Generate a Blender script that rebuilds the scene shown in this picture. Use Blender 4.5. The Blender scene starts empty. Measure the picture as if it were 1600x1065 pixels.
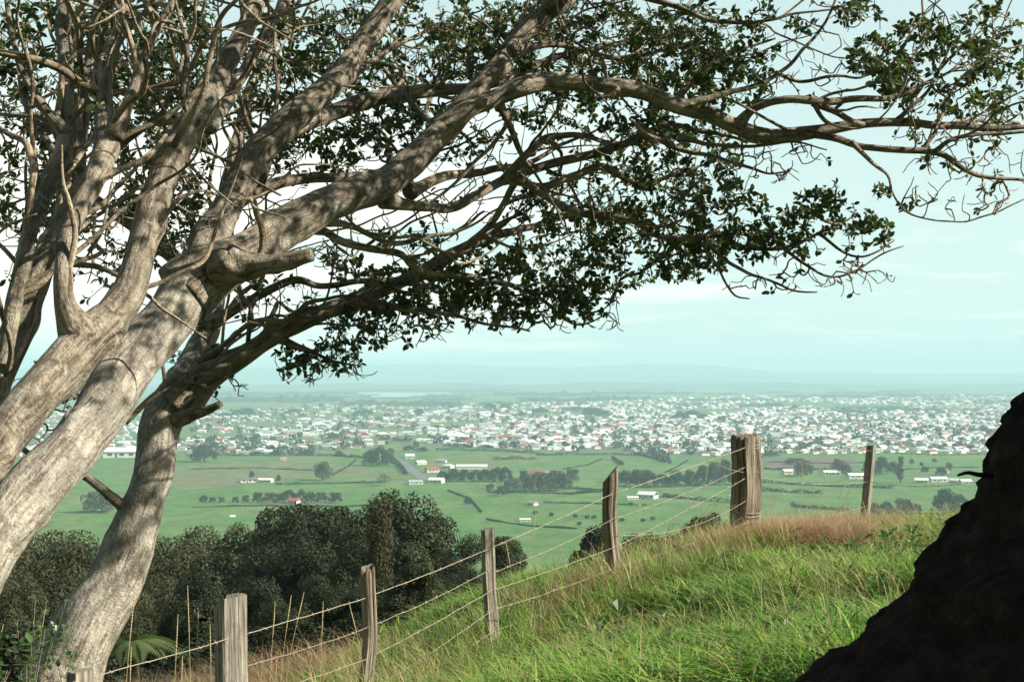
import bpy, bmesh, math, random
import numpy as np
from mathutils import Vector, Matrix
rng = np.random.default_rng(7)
random.seed(7)
S = bpy.context.scene
COL = S.collection
E = 110.0                       # eye height above the plain
FPX = 2222.0                    # focal length in photo pixels (1600 wide)
PITCH = math.atan((585 - 532.5) / FPX)
cp, sp_ = math.cos(PITCH), math.sin(PITCH)

# ------------------------------------------------------------------ helpers
def ray(px, py):
    u = (np.asarray(px, float) - 800) / FPX; v = -(np.asarray(py, float) - 532.5) / FPX
    return np.stack([u, cp - v * sp_, sp_ + v * cp], -1)
def P(px, py, d):
    r = ray(px, py); r = r / r[..., 1:2]
    return r * np.asarray(d, float)[..., None] + np.array([0, 0, E])
def to_px(p):
    p = np.asarray(p, float) - np.array([0, 0, E])
    f = p[..., 1] * cp + p[..., 2] * sp_; v = -p[..., 1] * sp_ + p[..., 2] * cp
    return 800 + FPX * p[..., 0] / f, 532.5 - FPX * v / f
def hsh(ix, iy, iz, seed):
    n = (ix * 374761393 + iy * 668265263 + iz * 2147483647 + seed * 1274126177) & 0xffffffff
    n = ((n ^ (n >> 13)) * 1274126177) & 0xffffffff
    n = n ^ (n >> 16)
    return (n & 0xffff) / 65535.0 * 2 - 1
def noise3(p, seed=0):
    p = np.asarray(p, float); i = np.floor(p).astype(np.int64); f = p - i
    f = f * f * (3 - 2 * f); r = 0
    for dx in (0, 1):
        for dy in (0, 1):
            for dz in (0, 1):
                w = (f[..., 0] if dx else 1 - f[..., 0]) * (f[..., 1] if dy else 1 - f[..., 1]) * (f[..., 2] if dz else 1 - f[..., 2])
                r = r + w * hsh(i[..., 0] + dx, i[..., 1] + dy, i[..., 2] + dz, seed)
    return r
def fbm(p, oct=4, seed=0):
    p = np.asarray(p, float); a = 1.0; r = 0
    for k in range(oct):
        r = r + a * noise3(p * 2 ** k + 17.3 * k, seed + k); a *= .5
    return r
def n2(x, y, s, seed, oct=3):
    return fbm(np.stack([np.asarray(x) / s, np.asarray(y) / s, np.zeros(np.shape(x))], -1), oct, seed)

def mesh_np(name, verts, polys, mats, midx=None, smooth=False, attrs=None):
    """polys: list of int arrays (m,k); midx: list of arrays/ints of the same length."""
    me = bpy.data.meshes.new(name)
    verts = np.asarray(verts, np.float32)
    me.vertices.add(len(verts)); me.vertices.foreach_set('co', verts.ravel())
    loops = np.concatenate([p.ravel() for p in polys]).astype(np.int32)
    sizes = np.concatenate([np.full(len(p), p.shape[1], np.int32) for p in polys])
    me.loops.add(len(loops)); me.loops.foreach_set('vertex_index', loops)
    me.polygons.add(len(sizes))
    me.polygons.foreach_set('loop_start', np.concatenate([[0], np.cumsum(sizes)[:-1]]).astype(np.int32))
    if midx is not None:
        mi = np.concatenate([np.full(len(p), m, np.int32) if np.isscalar(m) else np.asarray(m, np.int32) for p, m in zip(polys, midx)])
    for m in mats: me.materials.append(m)
    me.update(calc_edges=True)
    if midx is not None: me.polygons.foreach_set('material_index', mi)
    me.polygons.foreach_set('use_smooth', np.full(len(sizes), smooth))
    if attrs:
        for k, a in attrs.items():
            a = np.asarray(a, np.float32)
            if a.ndim == 1:
                t = me.attributes.new(k, 'FLOAT', 'POINT'); t.data.foreach_set('value', a)
            else:
                t = me.attributes.new(k, 'FLOAT_VECTOR', 'POINT'); t.data.foreach_set('vector', a.ravel())
    return me
class MB:
    def __init__(s): s.v = []; s.p = []; s.m = []; s.n = 0; s.a = {}
    def add(s, v, polys, m=0, **attrs):
        v = np.asarray(v, float)
        for p in polys:
            p = np.asarray(p, np.int64)
            if len(p): s.p.append(p + s.n); s.m.append(m)
        s.v.append(v); s.n += len(v)
        for k, a in attrs.items(): s.a.setdefault(k, []).append(np.asarray(a, float))
    def box(s, c, size, rz=0, m=0):
        x, y, z = [q / 2 for q in size]
        v = np.array([[a, b, d] for d in (-z, z) for a, b in ((-x, -y), (x, -y), (x, y), (-x, y))])
        R = np.array([[math.cos(rz), -math.sin(rz), 0], [math.sin(rz), math.cos(rz), 0], [0, 0, 1]])
        s.add(v @ R.T + np.array(c), [[[0, 3, 2, 1], [4, 5, 6, 7], [0, 1, 5, 4], [1, 2, 6, 5], [2, 3, 7, 6], [3, 0, 4, 7]]], m)
    def mesh(s, name, mats, smooth=False):
        return mesh_np(name, np.concatenate(s.v), s.p, mats, s.m, smooth, {k: np.concatenate(a) for k, a in s.a.items()})
def link(name, me, parent=None, loc=None):
    o = bpy.data.objects.new(name, me); COL.objects.link(o)
    if parent is not None: o.parent = parent
    if loc is not None: o.location = loc
    return o
def tag(o, label=None, cat=None, group=None, kind=None):
    if label: o['label'] = label
    if cat: o['category'] = cat
    if group: o['group'] = group
    if kind: o['kind'] = kind
    return o
def thing(name, label, cat, loc=(0, 0, 0), rz=0, group=None):
    o = link(name, None); o.location = loc; o.rotation_euler = (0, 0, rz); o.empty_display_size = .2
    return tag(o, label, cat, group)
def dup(root, loc, rz=0, sc=1.0, label=None, group=None):
    r = root.copy(); COL.objects.link(r); r.location = loc; r.rotation_euler = (0, 0, rz)
    r.scale = sc if hasattr(sc, '__len__') else (sc, sc, sc)
    if label: r['label'] = label
    if group: r['group'] = group
    for ch in root.children:
        c = ch.copy(); COL.objects.link(c); c.parent = r
        for g in ch.children:
            d = g.copy(); COL.objects.link(d); d.parent = c
    return r

# ------------------------------------------------------------------ materials
def mat(name, col, rough=.9, spec=.2):
    m = bpy.data.materials.new(name); m.use_nodes = True
    b = m.node_tree.nodes['Principled BSDF']
    b.inputs['Base Color'].default_value = (*col, 1); b.inputs['Roughness'].default_value = rough
    b.inputs['Specular IOR Level'].default_value = spec
    return m
def nd(m, t, **kw):
    n = m.node_tree.nodes.new(t)
    for k, v in kw.items():
        if k in n.inputs: n.inputs[k].default_value = v
        else: setattr(n, k, v)
    return n
def lk(m, a, b): m.node_tree.links.new(a, b)
def ramp(m, fac, stops):
    r = nd(m, 'ShaderNodeValToRGB'); e = r.color_ramp.elements
    while len(e) < len(stops): e.new(.5)
    for q, (p, c) in zip(e, stops): q.position = p; q.color = (*c, 1)
    lk(m, fac, r.inputs['Fac']); return r.outputs['Color']
def coords(m, kind='Object', scale=(1, 1, 1), attr=None):
    if attr: src = nd(m, 'ShaderNodeAttribute', attribute_name=attr).outputs['Vector']
    else: src = nd(m, 'ShaderNodeTexCoord').outputs[kind]
    mp = nd(m, 'ShaderNodeMapping'); mp.inputs['Scale'].default_value = scale
    lk(m, src, mp.inputs['Vector']); return mp.outputs['Vector']
def noise(m, vec, scale, detail=4, rough=.6, dist=0):
    n = nd(m, 'ShaderNodeTexNoise'); n.inputs['Scale'].default_value = scale; n.inputs['Detail'].default_value = detail
    n.inputs['Roughness'].default_value = rough; n.inputs['Distortion'].default_value = dist
    if vec is not None: lk(m, vec, n.inputs['Vector'])
    return n.outputs['Fac']
def mixc(m, fac, a, b, mode='MIX'):
    n = nd(m, 'ShaderNodeMix', data_type='RGBA', blend_type=mode)
    for s_, v in ((n.inputs[0], fac), (n.inputs[6], a), (n.inputs[7], b)):
        if hasattr(v, 'links'): lk(m, v, s_)
        else: s_.default_value = v if not isinstance(v, tuple) else (*v, 1)[:4]
    return n.outputs[2]
def math_(m, op, a, b=None):
    n = nd(m, 'ShaderNodeMath', operation=op)
    for i, v in enumerate((a, b)):
        if v is None: continue
        if hasattr(v, 'links'): lk(m, v, n.inputs[i])
        else: n.inputs[i].default_value = v
    return n.outputs[0]
def bump(m, h, strength=.5, dist=.02):
    b = nd(m, 'ShaderNodeBump'); b.inputs['Strength'].default_value = strength; b.inputs['Distance'].default_value = dist
    lk(m, h, b.inputs['Height']); lk(m, b.outputs[0], m.node_tree.nodes['Principled BSDF'].inputs['Normal'])
def bsdf(m): return m.node_tree.nodes['Principled BSDF']

def bark_mat(name, light, dark, lichen=True):
    m = mat(name, light, .9, .15)
    v1 = coords(m, attr='barkco', scale=(16, 16, 2.6)); v2 = coords(m, attr='barkco', scale=(1, 1, .6))
    v3 = coords(m, attr='barkco', scale=(1, 1, 1))
    fur = noise(m, v1, 1.6, 6, .65, .6); big = noise(m, v2, 3.2, 5, .6, .3); fine = noise(m, v3, 45, 4, .7)
    c = ramp(m, fur, [(.36, dark), (.5, tuple(.65 * a + .35 * b for a, b in zip(light, dark))), (.64, light)])
    c = mixc(m, ramp(m, big, [(.42, (0, 0, 0)), (.62, (.75, .75, .75))]), c, tuple(.34 * a for a in light))
    blot = noise(m, v3, 5.5, 5, .7, .5)
    c = mixc(m, ramp(m, blot, [(.36, (.75, .75, .75)), (.46, (0, 0, 0))]), c, tuple(1.1 * a for a in dark))
    c = mixc(m, .45, c, ramp(m, fine, [(.3, (.1, .08, .06)), (.7, (.8, .75, .65))]), 'OVERLAY')
    if lichen:
        lich = noise(m, v3, 7.5, 5, .7, .8)
        c = mixc(m, ramp(m, lich, [(.57, (0, 0, 0)), (.62, (.75, .75, .75))]), c, (.42, .43, .36))
    lk(m, c, bsdf(m).inputs['Base Color'])
    h = math_(m, 'ADD', math_(m, 'MULTIPLY', fur, .7), math_(m, 'MULTIPLY', fine, .3))
    bump(m, math_(m, 'ADD', h, math_(m, 'MULTIPLY', noise(m, v3, 14, 4, .6), .5)), 1.0, .05)
    return m
M = {}
M['bark'] = bark_mat('bark', (.50, .445, .365), (.10, .075, .055))
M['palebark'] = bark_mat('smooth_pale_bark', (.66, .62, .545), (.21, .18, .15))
M['twigbark'] = bark_mat('twig_bark', (.62, .53, .40), (.12, .09, .065), False)
def leaf_mat(name, c1, c2, trans=.25, rough=.4, scale=1.2, spec=.4):
    m = mat(name, c1, rough, spec)
    f = noise(m, coords(m, 'Object'), scale, 3)
    col = ramp(m, f, [(.35, c1), (.65, c2)])
    lk(m, col, bsdf(m).inputs['Base Color'])
    if trans:
        t = nd(m, 'ShaderNodeBsdfTranslucent'); lk(m, mixc(m, .6, col, (c2[0] * 1.6, c2[1] * 1.9, c2[2] * .8)), t.inputs['Color'])
        mx = nd(m, 'ShaderNodeMixShader'); mx.inputs[0].default_value = trans
        lk(m, bsdf(m).outputs[0], mx.inputs[1]); lk(m, t.outputs[0], mx.inputs[2])
        lk(m, mx.outputs[0], m.node_tree.nodes['Material Output'].inputs['Surface'])
    return m
M['leaf'] = leaf_mat('broad_leaf', (.022, .040, .014), (.075, .105, .034), .34, .36, 9)
M['shrubleaf'] = leaf_mat('shrub_leaf', (.05, .11, .03), (.12, .19, .07), .3, .35, 4)
M['bush1'] = leaf_mat('bush_dark', (.012, .020, .008), (.036, .047, .018), .05, .6, .35, .2)
M['bush2'] = leaf_mat('bush_olive', (.038, .042, .019), (.085, .086, .042), .15, .65, .35, .2)
M['bush3'] = leaf_mat('bush_brown', (.07, .05, .03), (.13, .09, .05), .15, .7, .35, .1)
M['fern'] = leaf_mat('fern', (.05, .08, .025), (.10, .13, .045), .3, .6, 2, .2)
M['ftree'] = leaf_mat('plain_tree', (.02, .038, .02), (.042, .066, .03), 0, .7, .2, .1)
M['ftree2'] = leaf_mat('plain_tree_olive', (.055, .06, .035), (.085, .088, .055), 0, .7, .2, .1)
M['fpink'] = leaf_mat('bare_tree', (.14, .10, .085), (.19, .14, .115), 0, .8, .2, .1)
M['trunk'] = mat('field_trunk', (.12, .095, .07))
def grain(name, light, dark, sc=(60, 60, 3)):
    m = mat(name, light, .9, .1)
    v = coords(m, attr='barkco', scale=sc); f = noise(m, v, 1, 5, .65, .4); g = noise(m, coords(m, attr='barkco'), 9, 4)
    c = ramp(m, f, [(.34, dark), (.5, tuple(.5 * (a + b) for a, b in zip(light, dark))), (.66, light)])
    c = mixc(m, ramp(m, g, [(.45, (0, 0, 0)), (.7, (.5, .5, .5))]), c, (.16, .14, .115))
    lk(m, c, bsdf(m).inputs['Base Color']); bump(m, f, .9, .02)
    return m
M['post'] = grain('weathered_post', (.50, .46, .38), (.15, .125, .10))
M['oldpost'] = grain('old_split_post', (.44, .37, .29), (.06, .045, .034), (45, 45, 2))
M['wire'] = mat('rusty_wire', (.40, .34, .26), .6, .4)
def grass_mat():
    m = mat('grass_blade', (.1, .2, .05), .55, .25)
    h = nd(m, 'ShaderNodeAttribute', attribute_name='hue').outputs['Fac']
    c = ramp(m, h, [(0, (.025, .08, .016)), (.3, (.115, .29, .035)), (.5, (.30, .47, .08)), (.64, (.36, .36, .12)), (.8, (.54, .44, .26)), (1, (.46, .23, .13))])
    lk(m, c, bsdf(m).inputs['Base Color'])
    t = nd(m, 'ShaderNodeBsdfTranslucent'); lk(m, c, t.inputs['Color'])
    mx = nd(m, 'ShaderNodeMixShader'); mx.inputs[0].default_value = .38
    lk(m, bsdf(m).outputs[0], mx.inputs[1]); lk(m, t.outputs[0], mx.inputs[2])
    lk(m, mx.outputs[0], m.node_tree.nodes['Material Output'].inputs['Surface'])
    return m
M['grass'] = grass_mat()
def ground_mat():
    m = mat('ground', (.08, .14, .05), .95, .05)
    pos = nd(m, 'ShaderNodeNewGeometry').outputs['Position']
    def mp(sc, rot=0):
        n = nd(m, 'ShaderNodeMapping'); n.inputs['Scale'].default_value = sc; n.inputs['Rotation'].default_value = (0, 0, rot)
        lk(m, pos, n.inputs['Vector']); return n.outputs['Vector']
    vo = nd(m, 'ShaderNodeTexVoronoi', distance='MANHATTAN'); vo.inputs['Scale'].default_value = 1; vo.inputs['Randomness'].default_value = .8
    lk(m, mp((1 / 190, 1 / 260, .0001), .3), vo.inputs['Vector'])
    cellv = nd(m, 'ShaderNodeSeparateColor'); lk(m, vo.outputs['Color'], cellv.inputs[0])
    field = ramp(m, cellv.outputs[0], [(0, (.075, .175, .045)), (.35, (.10, .215, .055)), (.6, (.14, .235, .08)), (.8, (.088, .185, .05)), (.93, (.17, .19, .09)), (1, (.19, .155, .105))])
    wob = noise(m, mp((1 / 60, 1 / 90, .001)), 1, 5, .6)
    field = mixc(m, ramp(m, wob, [(.38, (0, 0, 0)), (.64, (.8, .8, .8))]), field, (.16, .215, .09))
    fine = noise(m, mp((1 / 6, 1 / 12, .01)), 1, 4, .7)
    mott = noise(m, mp((1 / 22, 1 / 40, .01)), 1, 4, .65)
    field = mixc(m, ramp(m, mott, [(.40, (.55, .55, .55)), (.56, (0, 0, 0))]), field, (.065, .125, .04))
    field = mixc(m, .35, field, ramp(m, fine, [(.3, (.25, .25, .25)), (.7, (.75, .75, .75))]), 'OVERLAY')
    # the town lies on this part: gardens and gravel
    tw = nd(m, 'ShaderNodeAttribute', attribute_name='town').outputs['Fac']
    tn = noise(m, mp((1 / 25, 1 / 25, .01)), 1, 3)
    field = mixc(m, tw, field, ramp(m, tn, [(.35, (.06, .085, .05)), (.55, (.15, .16, .12)), (.7, (.25, .24, .21))]))
    # hillside underfoot: soil and thatch
    hl = nd(m, 'ShaderNodeAttribute', attribute_name='hill').outputs['Fac']
    sn = noise(m, mp((2.2, 2.2, 2.2)), 1, 5, .65)
    soil = ramp(m, sn, [(.3, (.03, .045, .016)), (.52, (.06, .085, .028)), (.72, (.13, .105, .05))])
    lk(m, mixc(m, hl, field, soil), bsdf(m).inputs['Base Color'])
    return m
M['ground'] = ground_mat()
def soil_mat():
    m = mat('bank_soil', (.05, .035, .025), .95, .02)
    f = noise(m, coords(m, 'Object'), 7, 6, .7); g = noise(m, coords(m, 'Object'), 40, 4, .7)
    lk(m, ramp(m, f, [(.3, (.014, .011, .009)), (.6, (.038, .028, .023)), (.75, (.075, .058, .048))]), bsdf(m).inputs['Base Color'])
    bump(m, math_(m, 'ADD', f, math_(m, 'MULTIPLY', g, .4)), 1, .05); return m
M['soil'] = soil_mat()
def wobble(name, c, amt=.2, scale=.4):
    m = mat(name, c, .7, .3); f = noise(m, coords(m, 'Object'), scale, 4, .7)
    lk(m, ramp(m, f, [(.3, tuple(q * (1 - amt) for q in c)), (.7, tuple(min(.9, q * (1 + amt)) for q in c))]), bsdf(m).inputs['Base Color']); return m
WALLC = [(.78, .76, .70), (.70, .66, .55), (.62, .66, .66), (.74, .70, .64)]
ROOFC = [(.62, .63, .62), (.33, .10, .08), (.30, .36, .36), (.16, .15, .15), (.75, .75, .72), (.34, .42, .38), (.42, .30, .25)]
M['walls'] = [wobble('wall_%d' % i, c, .08) for i, c in enumerate(WALLC)]
M['roofs'] = [wobble('roof_%d' % i, c, .15) for i, c in enumerate(ROOFC)]
M['glass'] = mat('window_glass', (.03, .04, .05), .15, .5)
M['door'] = mat('door_paint', (.12, .07, .05), .5)
M['road'] = wobble('asphalt_road', (.17, .17, .165), .15, .05)
M['water'] = mat('lake_water', (.25, .32, .32), .12, .5)
M['fhill'] = wobble('far_hill', (.055, .085, .05), .35, .0012)
M['wool'] = wobble('wool', (.62, .58, .5), .1, 3)

# ------------------------------------------------------------------ terrain
CP = np.array([(0, 0, -1.6), (0, -5, -1.25), (4, 0, -1.35), (-3, 0, -2.2), (-2.8, 9.3, -3.05), (-2.04, 10.5, -2.92), (-1.17, 11.5, -2.78), (-.22, 13, -2.58),
    (1.01, 14.5, -2.25), (2.71, 16.5, -2.06), (4.76, 19, -2.12), (1, 9, -2.0), (3, 9, -1.72), (7, 8, -1.5), (6, 16, -1.92), (9, 21, -2.15),
    (-4, 12, -3.05), (-3, 14, -3.05), (-6, 8, -3.1), (-8, 12, -3.6), (-8, 0, -2.8), (11, 0, -1.0), (-.5, 9.5, -2.5)], float)
def rb(d): return np.sqrt(d * d + 2.0)
_A = rb(np.linalg.norm(CP[:, None, :2] - CP[None, :, :2], axis=2))
_W = np.linalg.solve(_A + np.eye(len(CP)) * -1e-6, CP[:, 2])
def near(x, y):
    x = np.clip(x, -10, 12); y = np.clip(y, -6, 24); r = 0
    for (a, b, c), w in zip(CP, _W): r = r + w * rb(np.hypot(x - a, y - b))
    return r
def spl(t, k): return .5 * (t + np.sqrt(t * t + k * k))
def yf(x):     # the fence line on the ground
    return 12.85 + 1.24 * x - .95 * spl(x - 5, 1.0) + .75 * spl(-x - 3.2, 1.0)
def hill(x, y):
    e = (y - yf(x)) * .72
    z = near(x, y) - .27 * spl(e - 3.4, 2.0) + .27 * .2
    z = z + .75 * spl(-y - 7, 3.0)  # unseen rise behind the camera, added to block sky light
    z = z + 3.0 * np.exp(-((x - 8.5) / 11) ** 2 - ((y - 92) / 17) ** 2)
    far = np.clip((np.hypot(x, y) - 20) / 60, 0, 1)
    return z + far * 1.6 * n2(x, y, 30, 5)
def plain(x, y):
    r = np.hypot(x, y)
    a = np.clip((r - 500) / 400, 0, 1) * np.clip(1 - (r - 3000) / 3000, 0, 1)
    return -E + a * (2.2 * n2(x, y, 420, 11, 2))
def zg(x, y):
    x = np.asarray(x, float); y = np.asarray(y, float)
    h = hill(x, y); p = plain(x, y); d = h - p
    return E + p + spl(d, 8.0) - np.where(d > 60, 8 * 8 / (4 * np.maximum(d, 1)), 0)
def G(px, py):
    """point of the plain under a pixel."""
    r = ray(px, py); t = -E / r[2]
    for _ in range(6):
        p = r * t; t = t * 1.0 + ((zg(p[0], p[1]) - E) - p[2]) / r[2] * .7
    p = r * t; return np.array([p[0], p[1], float(zg(p[0], p[1]))])
TL = np.array([(0, 714), (200, 712), (300, 708), (420, 712), (560, 702), (620, 692), (690, 697), (800, 703), (900, 706), (1000, 709), (1080, 713), (1140, 709), (1300, 707), (1400, 706), (1700, 708)], float)
TU = np.array([(0, 645), (300, 641), (500, 633), (700, 631), (900, 629), (1000, 626), (1100, 621), (1300, 614), (1700, 616)], float)
GAPS = [(405, 664, 60, 4), (320, 681, 70, 4), (720, 663, 65, 4), (610, 673, 55, 3.5), (655, 683, 40, 4), (470, 690, 50, 3), (1110, 642, 60, 4), (1350, 636, 70, 5), (560, 648, 60, 3), (1240, 632, 60, 4), (250, 655, 60, 5), (1480, 640, 50, 3), (850, 648, 30, 2)]
def town_den(px, py):
    lo = np.interp(px, TL[:, 0], TL[:, 1]); up = np.interp(px, TU[:, 0], TU[:, 1])
    t = (py - up) / (lo - up)
    d = np.where((t > 0) & (t < 1), .35 + .65 * np.clip(t * 1.6, 0, 1), 0)
    d = d * np.where(px < 600, .62, 1)
    for cx, cy, rx, ry in GAPS: d = np.where(((px - cx) / rx) ** 2 + ((py - cy) / ry) ** 2 < 1, 0, d)
    return d
def build_ground():
    na = 420; t = np.linspace(-1, 1, na, endpoint=False)
    ang = math.pi * (t * .28 + .72 * t ** 3)          # 0 is straight ahead, denser there
    rr = np.concatenate([[.0], np.geomspace(.4, 40000, 430)])
    A, R = np.meshgrid(ang, rr); x = R * np.sin(A); y = R * np.cos(A); z = zg(x, y)
    nearm = np.clip(1 - R / 60, 0, 1); z = z + nearm * .05 * n2(x, y, .6, 3)
    v = np.stack([x, y, z], -1).reshape(-1, 3); nr = len(rr)
    i = np.arange(nr - 1)[:, None] * na; j = np.arange(na)[None]; j2 = (j + 1) % na
    q = np.stack([i + j, i + j2, i + na + j2, i + na + j], -1).reshape(-1, 4)[:, ::-1]
    q = q[na:]; tri = np.stack([np.full(na, 0), na + np.arange(na), na + (np.arange(na) + 1) % na], -1)[:, ::-1]
    px, py = to_px(v); td = town_den(px, py) * (v[:, 1] > 1500)
    hl = np.clip((v[:, 2] - 6) / 12, 0, 1) * (np.hypot(v[:, 0], v[:, 1]) < 900)
    me = mesh_np('ground', v, [q, tri], [M['ground']], smooth=True, attrs={'town': np.clip(td * 1.1, 0, .85), 'hill': hl})
    tag(link('ground', me), 'green farmland plain with the grassy hillside in front of it', 'ground', kind='structure')
build_ground()

def ridge(name, label, dist, prof, seed, thick, x0=-9000, x1=9000, amp=20, n=500):
    """a range of hills: heights read along its length, a real thickness behind it."""
    xs = np.linspace(x0, x1, n); px = 800 + FPX * xs / dist
    hp = np.interp(px, [p[0] for p in prof], [p[1] for p in prof])
    h = E + (585 - hp) / FPX * dist + amp * n2(xs, xs * 0 + seed, 900, seed, 4)
    w = np.linspace(-1, 1, 25); v = []
    for t in w:
        s_ = max(0, 1 - abs(t)) ** .8
        yy = dist + t * thick + 300 * n2(xs, xs * 0 + t * 3, 1500, seed + 3)
        v.append(np.stack([xs, yy, -2 + (np.maximum(h, 4) + 2) * s_ * (1 + .25 * (1 - s_) * n2(xs, yy, 700, seed + 9))], -1))
    v = np.concatenate(v); i = np.arange(24)[:, None] * n; j = np.arange(n - 1)[None]
    q = np.stack([i + j, i + j + 1, i + n + j + 1, i + n + j], -1).reshape(-1, 4)
    tag(link(name, mesh_np(name, v, [q], [M['fhill']], smooth=True)), label, 'hills', kind='structure')
ridge('hills', 'long pale hazy range of hills along the horizon', 19000, [(-500, 575), (300, 574), (470, 574), (545, 570), (620, 568), (690, 567), (760, 571), (830, 573), (900, 573), (990, 570), (1100, 570), (1180, 576), (1250, 580), (1400, 583), (1700, 583), (2200, 580)], 21, 4000, -11000, 11000, 14)
ridge('low_hills', 'low hazy wooded rise in front of the far range', 11500, [(-500, 604), (300, 603), (480, 601), (560, 598), (640, 600), (740, 597), (830, 600), (920, 596), (1020, 598), (1120, 600), (1250, 597), (1400, 600), (1700, 598), (2200, 600)], 33, 900, -7000, 7000, 9)
def sheet(name, pts, z, m, label, cat):
    v = [(p[0], p[1], float(z) if z is not None else p[2] + .06) for p in pts]
    me = mesh_np(name, np.array(v), [np.arange(len(v))[None]], [m])
    tag(link(name, me), label, cat, kind='structure')
def lake():
    top = [(535, 615.5), (560, 613.5), (600, 613), (650, 613.5), (700, 613), (735, 614.5), (748, 616.5)]
    bot = [(735, 620), (700, 619.5), (660, 621), (620, 620), (580, 620.5), (550, 619)]
    pts = [P(a, b, E / ((b - 585) / FPX)) for a, b in top + bot]
    sheet('water', pts[::-1], .6, M['water'], 'pale strip of still lake water beyond the town', 'lake')
lake()
def road(pxs, w, label):
    c = np.array([G(a, b) for a, b in pxs]); tt = np.linspace(0, 1, 40); k = np.linspace(0, 1, len(c))
    c = np.stack([np.interp(tt, k, c[:, i]) for i in range(3)], -1); d = np.gradient(c, axis=0); d /= np.linalg.norm(d, axis=1)[:, None]
    s_ = np.stack([d[:, 1], -d[:, 0], 0 * d[:, 0]], -1) * w / 2
    v = np.concatenate([c - s_, c + s_]); v[:, 2] = zg(v[:, 0], v[:, 1]) + .35
    i = np.arange(39); q = np.stack([i, i + 40, i + 41, i + 1], -1)
    tag(link('road', mesh_np('road', v, [q], [M['road']])), label, 'road', kind='structure')
def plough():
    a, b, c, d = [G(*q) for q in ((1192, 733), (1345, 727), (1325, 714), (1196, 717))]; n, k = 40, 12; u, w = np.meshgrid(np.linspace(0, 1, n), np.linspace(0, 1, k)); u = u.ravel()[:, None]; w = w.ravel()[:, None]
    v = (a * (1 - u) + b * u) * (1 - w) + (d * (1 - u) + c * u) * w; v[:, 2] = zg(v[:, 0], v[:, 1]) + .3; i = np.arange(k - 1)[:, None] * n; j = np.arange(n - 1)[None]
    tag(link('field', mesh_np('field', v, [np.stack([i + j, i + j + 1, i + n + j + 1, i + n + j], -1).reshape(-1, 4)], [wobble('ploughed_earth', (.15, .095, .07), .3, .03)])), 'brownish ploughed field below the town right of the stout post', 'field', kind='structure')
plough()
road([(612, 714), (630, 724), (648, 738), (665, 750)], 13, 'grey country road running down between hedge and farm sheds')
road([(240, 770), (300, 765), (380, 758), (470, 751), (560, 752), (640, 750)], 5, 'thin pale farm lane crossing the fields on the left')

# ------------------------------------------------------------------ tubes
def catmull(pts, step):
    p = np.asarray(pts, float); n = len(p)
    q = np.vstack([2 * p[0] - p[1], p, 2 * p[-1] - p[-2]]); out = []
    for i in range(n - 1):
        L = np.linalg.norm(p[i + 1, :3] - p[i, :3]); k = max(2, int(math.ceil(L / step)))
        t = np.linspace(0, 1, k, endpoint=False)[:, None]
        a, b, c, d = q[i], q[i + 1], q[i + 2], q[i + 3]
        out.append(.5 * (2 * b + (c - a) * t + (2 * a - 5 * b + 4 * c - d) * t * t + (3 * b - a - 3 * c + d) * t ** 3))
    out.append(p[-1:]); return np.vstack(out)
def tube(mb, c, r, sides=8, rough=0, seed=0, m=0, cap=True, knots=0, grooves=0, rfun=None):
    c = np.asarray(c, float); r = np.asarray(r, float); n = len(c)
    t = np.gradient(c, axis=0); t /= np.linalg.norm(t, axis=1)[:, None] + 1e-12
    u = np.cross(t[0], [0.3, 0.1, 1.0]); 
    if np.linalg.norm(u) < 1e-3: u = np.cross(t[0], [1, 0, 0])
    U = np.empty((n, 3))
    for i in range(n):
        u = u - t[i] * np.dot(u, t[i]); u = u / (np.linalg.norm(u) + 1e-12); U[i] = u
    V = np.cross(t, U); a = np.linspace(0, 2 * math.pi, sides, endpoint=False)
    s_ = np.concatenate([[0], np.cumsum(np.linalg.norm(np.diff(c, axis=0), axis=1))])
    R = np.repeat(r[:, None], sides, 1)
    bc = np.stack([np.cos(a)[None] * R, np.sin(a)[None] * R, np.repeat(s_[:, None], sides, 1)], -1) + seed * 1.37
    if rough: R = R * (1 + rough * fbm(bc * np.array([5, 5, 2.2]) + 3, 3, seed % 50) * .55)
    if grooves: R = R * (1 + grooves * fbm(np.stack([np.cos(a)[None] * 4.5 + 0 * R, np.sin(a)[None] * 4.5 + 0 * R, s_[:, None] * .7 + 0 * R], -1) + seed, 3, seed % 50))
    if rfun is not None: R = R * rfun(a)[None]
    if knots:
        rs = np.random.default_rng(seed + 99)
        for _ in range(knots):
            sk = rs.uniform(.05, .95) * s_[-1]; ak = rs.uniform(0, 6.28); w = rs.uniform(.05, .11)
            dd = ((s_[:, None] - sk) / w) ** 2 + ((np.angle(np.exp(1j * (a[None] - ak)))) * R / w) ** 2
            ka = min(1, r[int(sk / s_[-1] * (n - 1))] / .10) ** 1.5; R = R + ka * (.045 * np.exp(-dd) - .055 * np.exp(-dd * 7))
    v = c[:, None] + U[:, None] * (np.cos(a)[None, :, None] * R[..., None]) + V[:, None] * (np.sin(a)[None, :, None] * R[..., None])
    v = v.reshape(-1, 3); i = np.arange(n - 1)[:, None] * sides; j = np.arange(sides)[None]; j2 = (j + 1) % sides
    q = np.stack([i + j, i + j2, i + sides + j2, i + sides + j], -1).reshape(-1, 4)
    polys = [q]
    if cap: polys += [np.arange(sides)[None, ::-1], (np.arange(sides) + (n - 1) * sides)[None]]
    mb.add(v, polys, m, barkco=bc.reshape(-1, 3))

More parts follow.
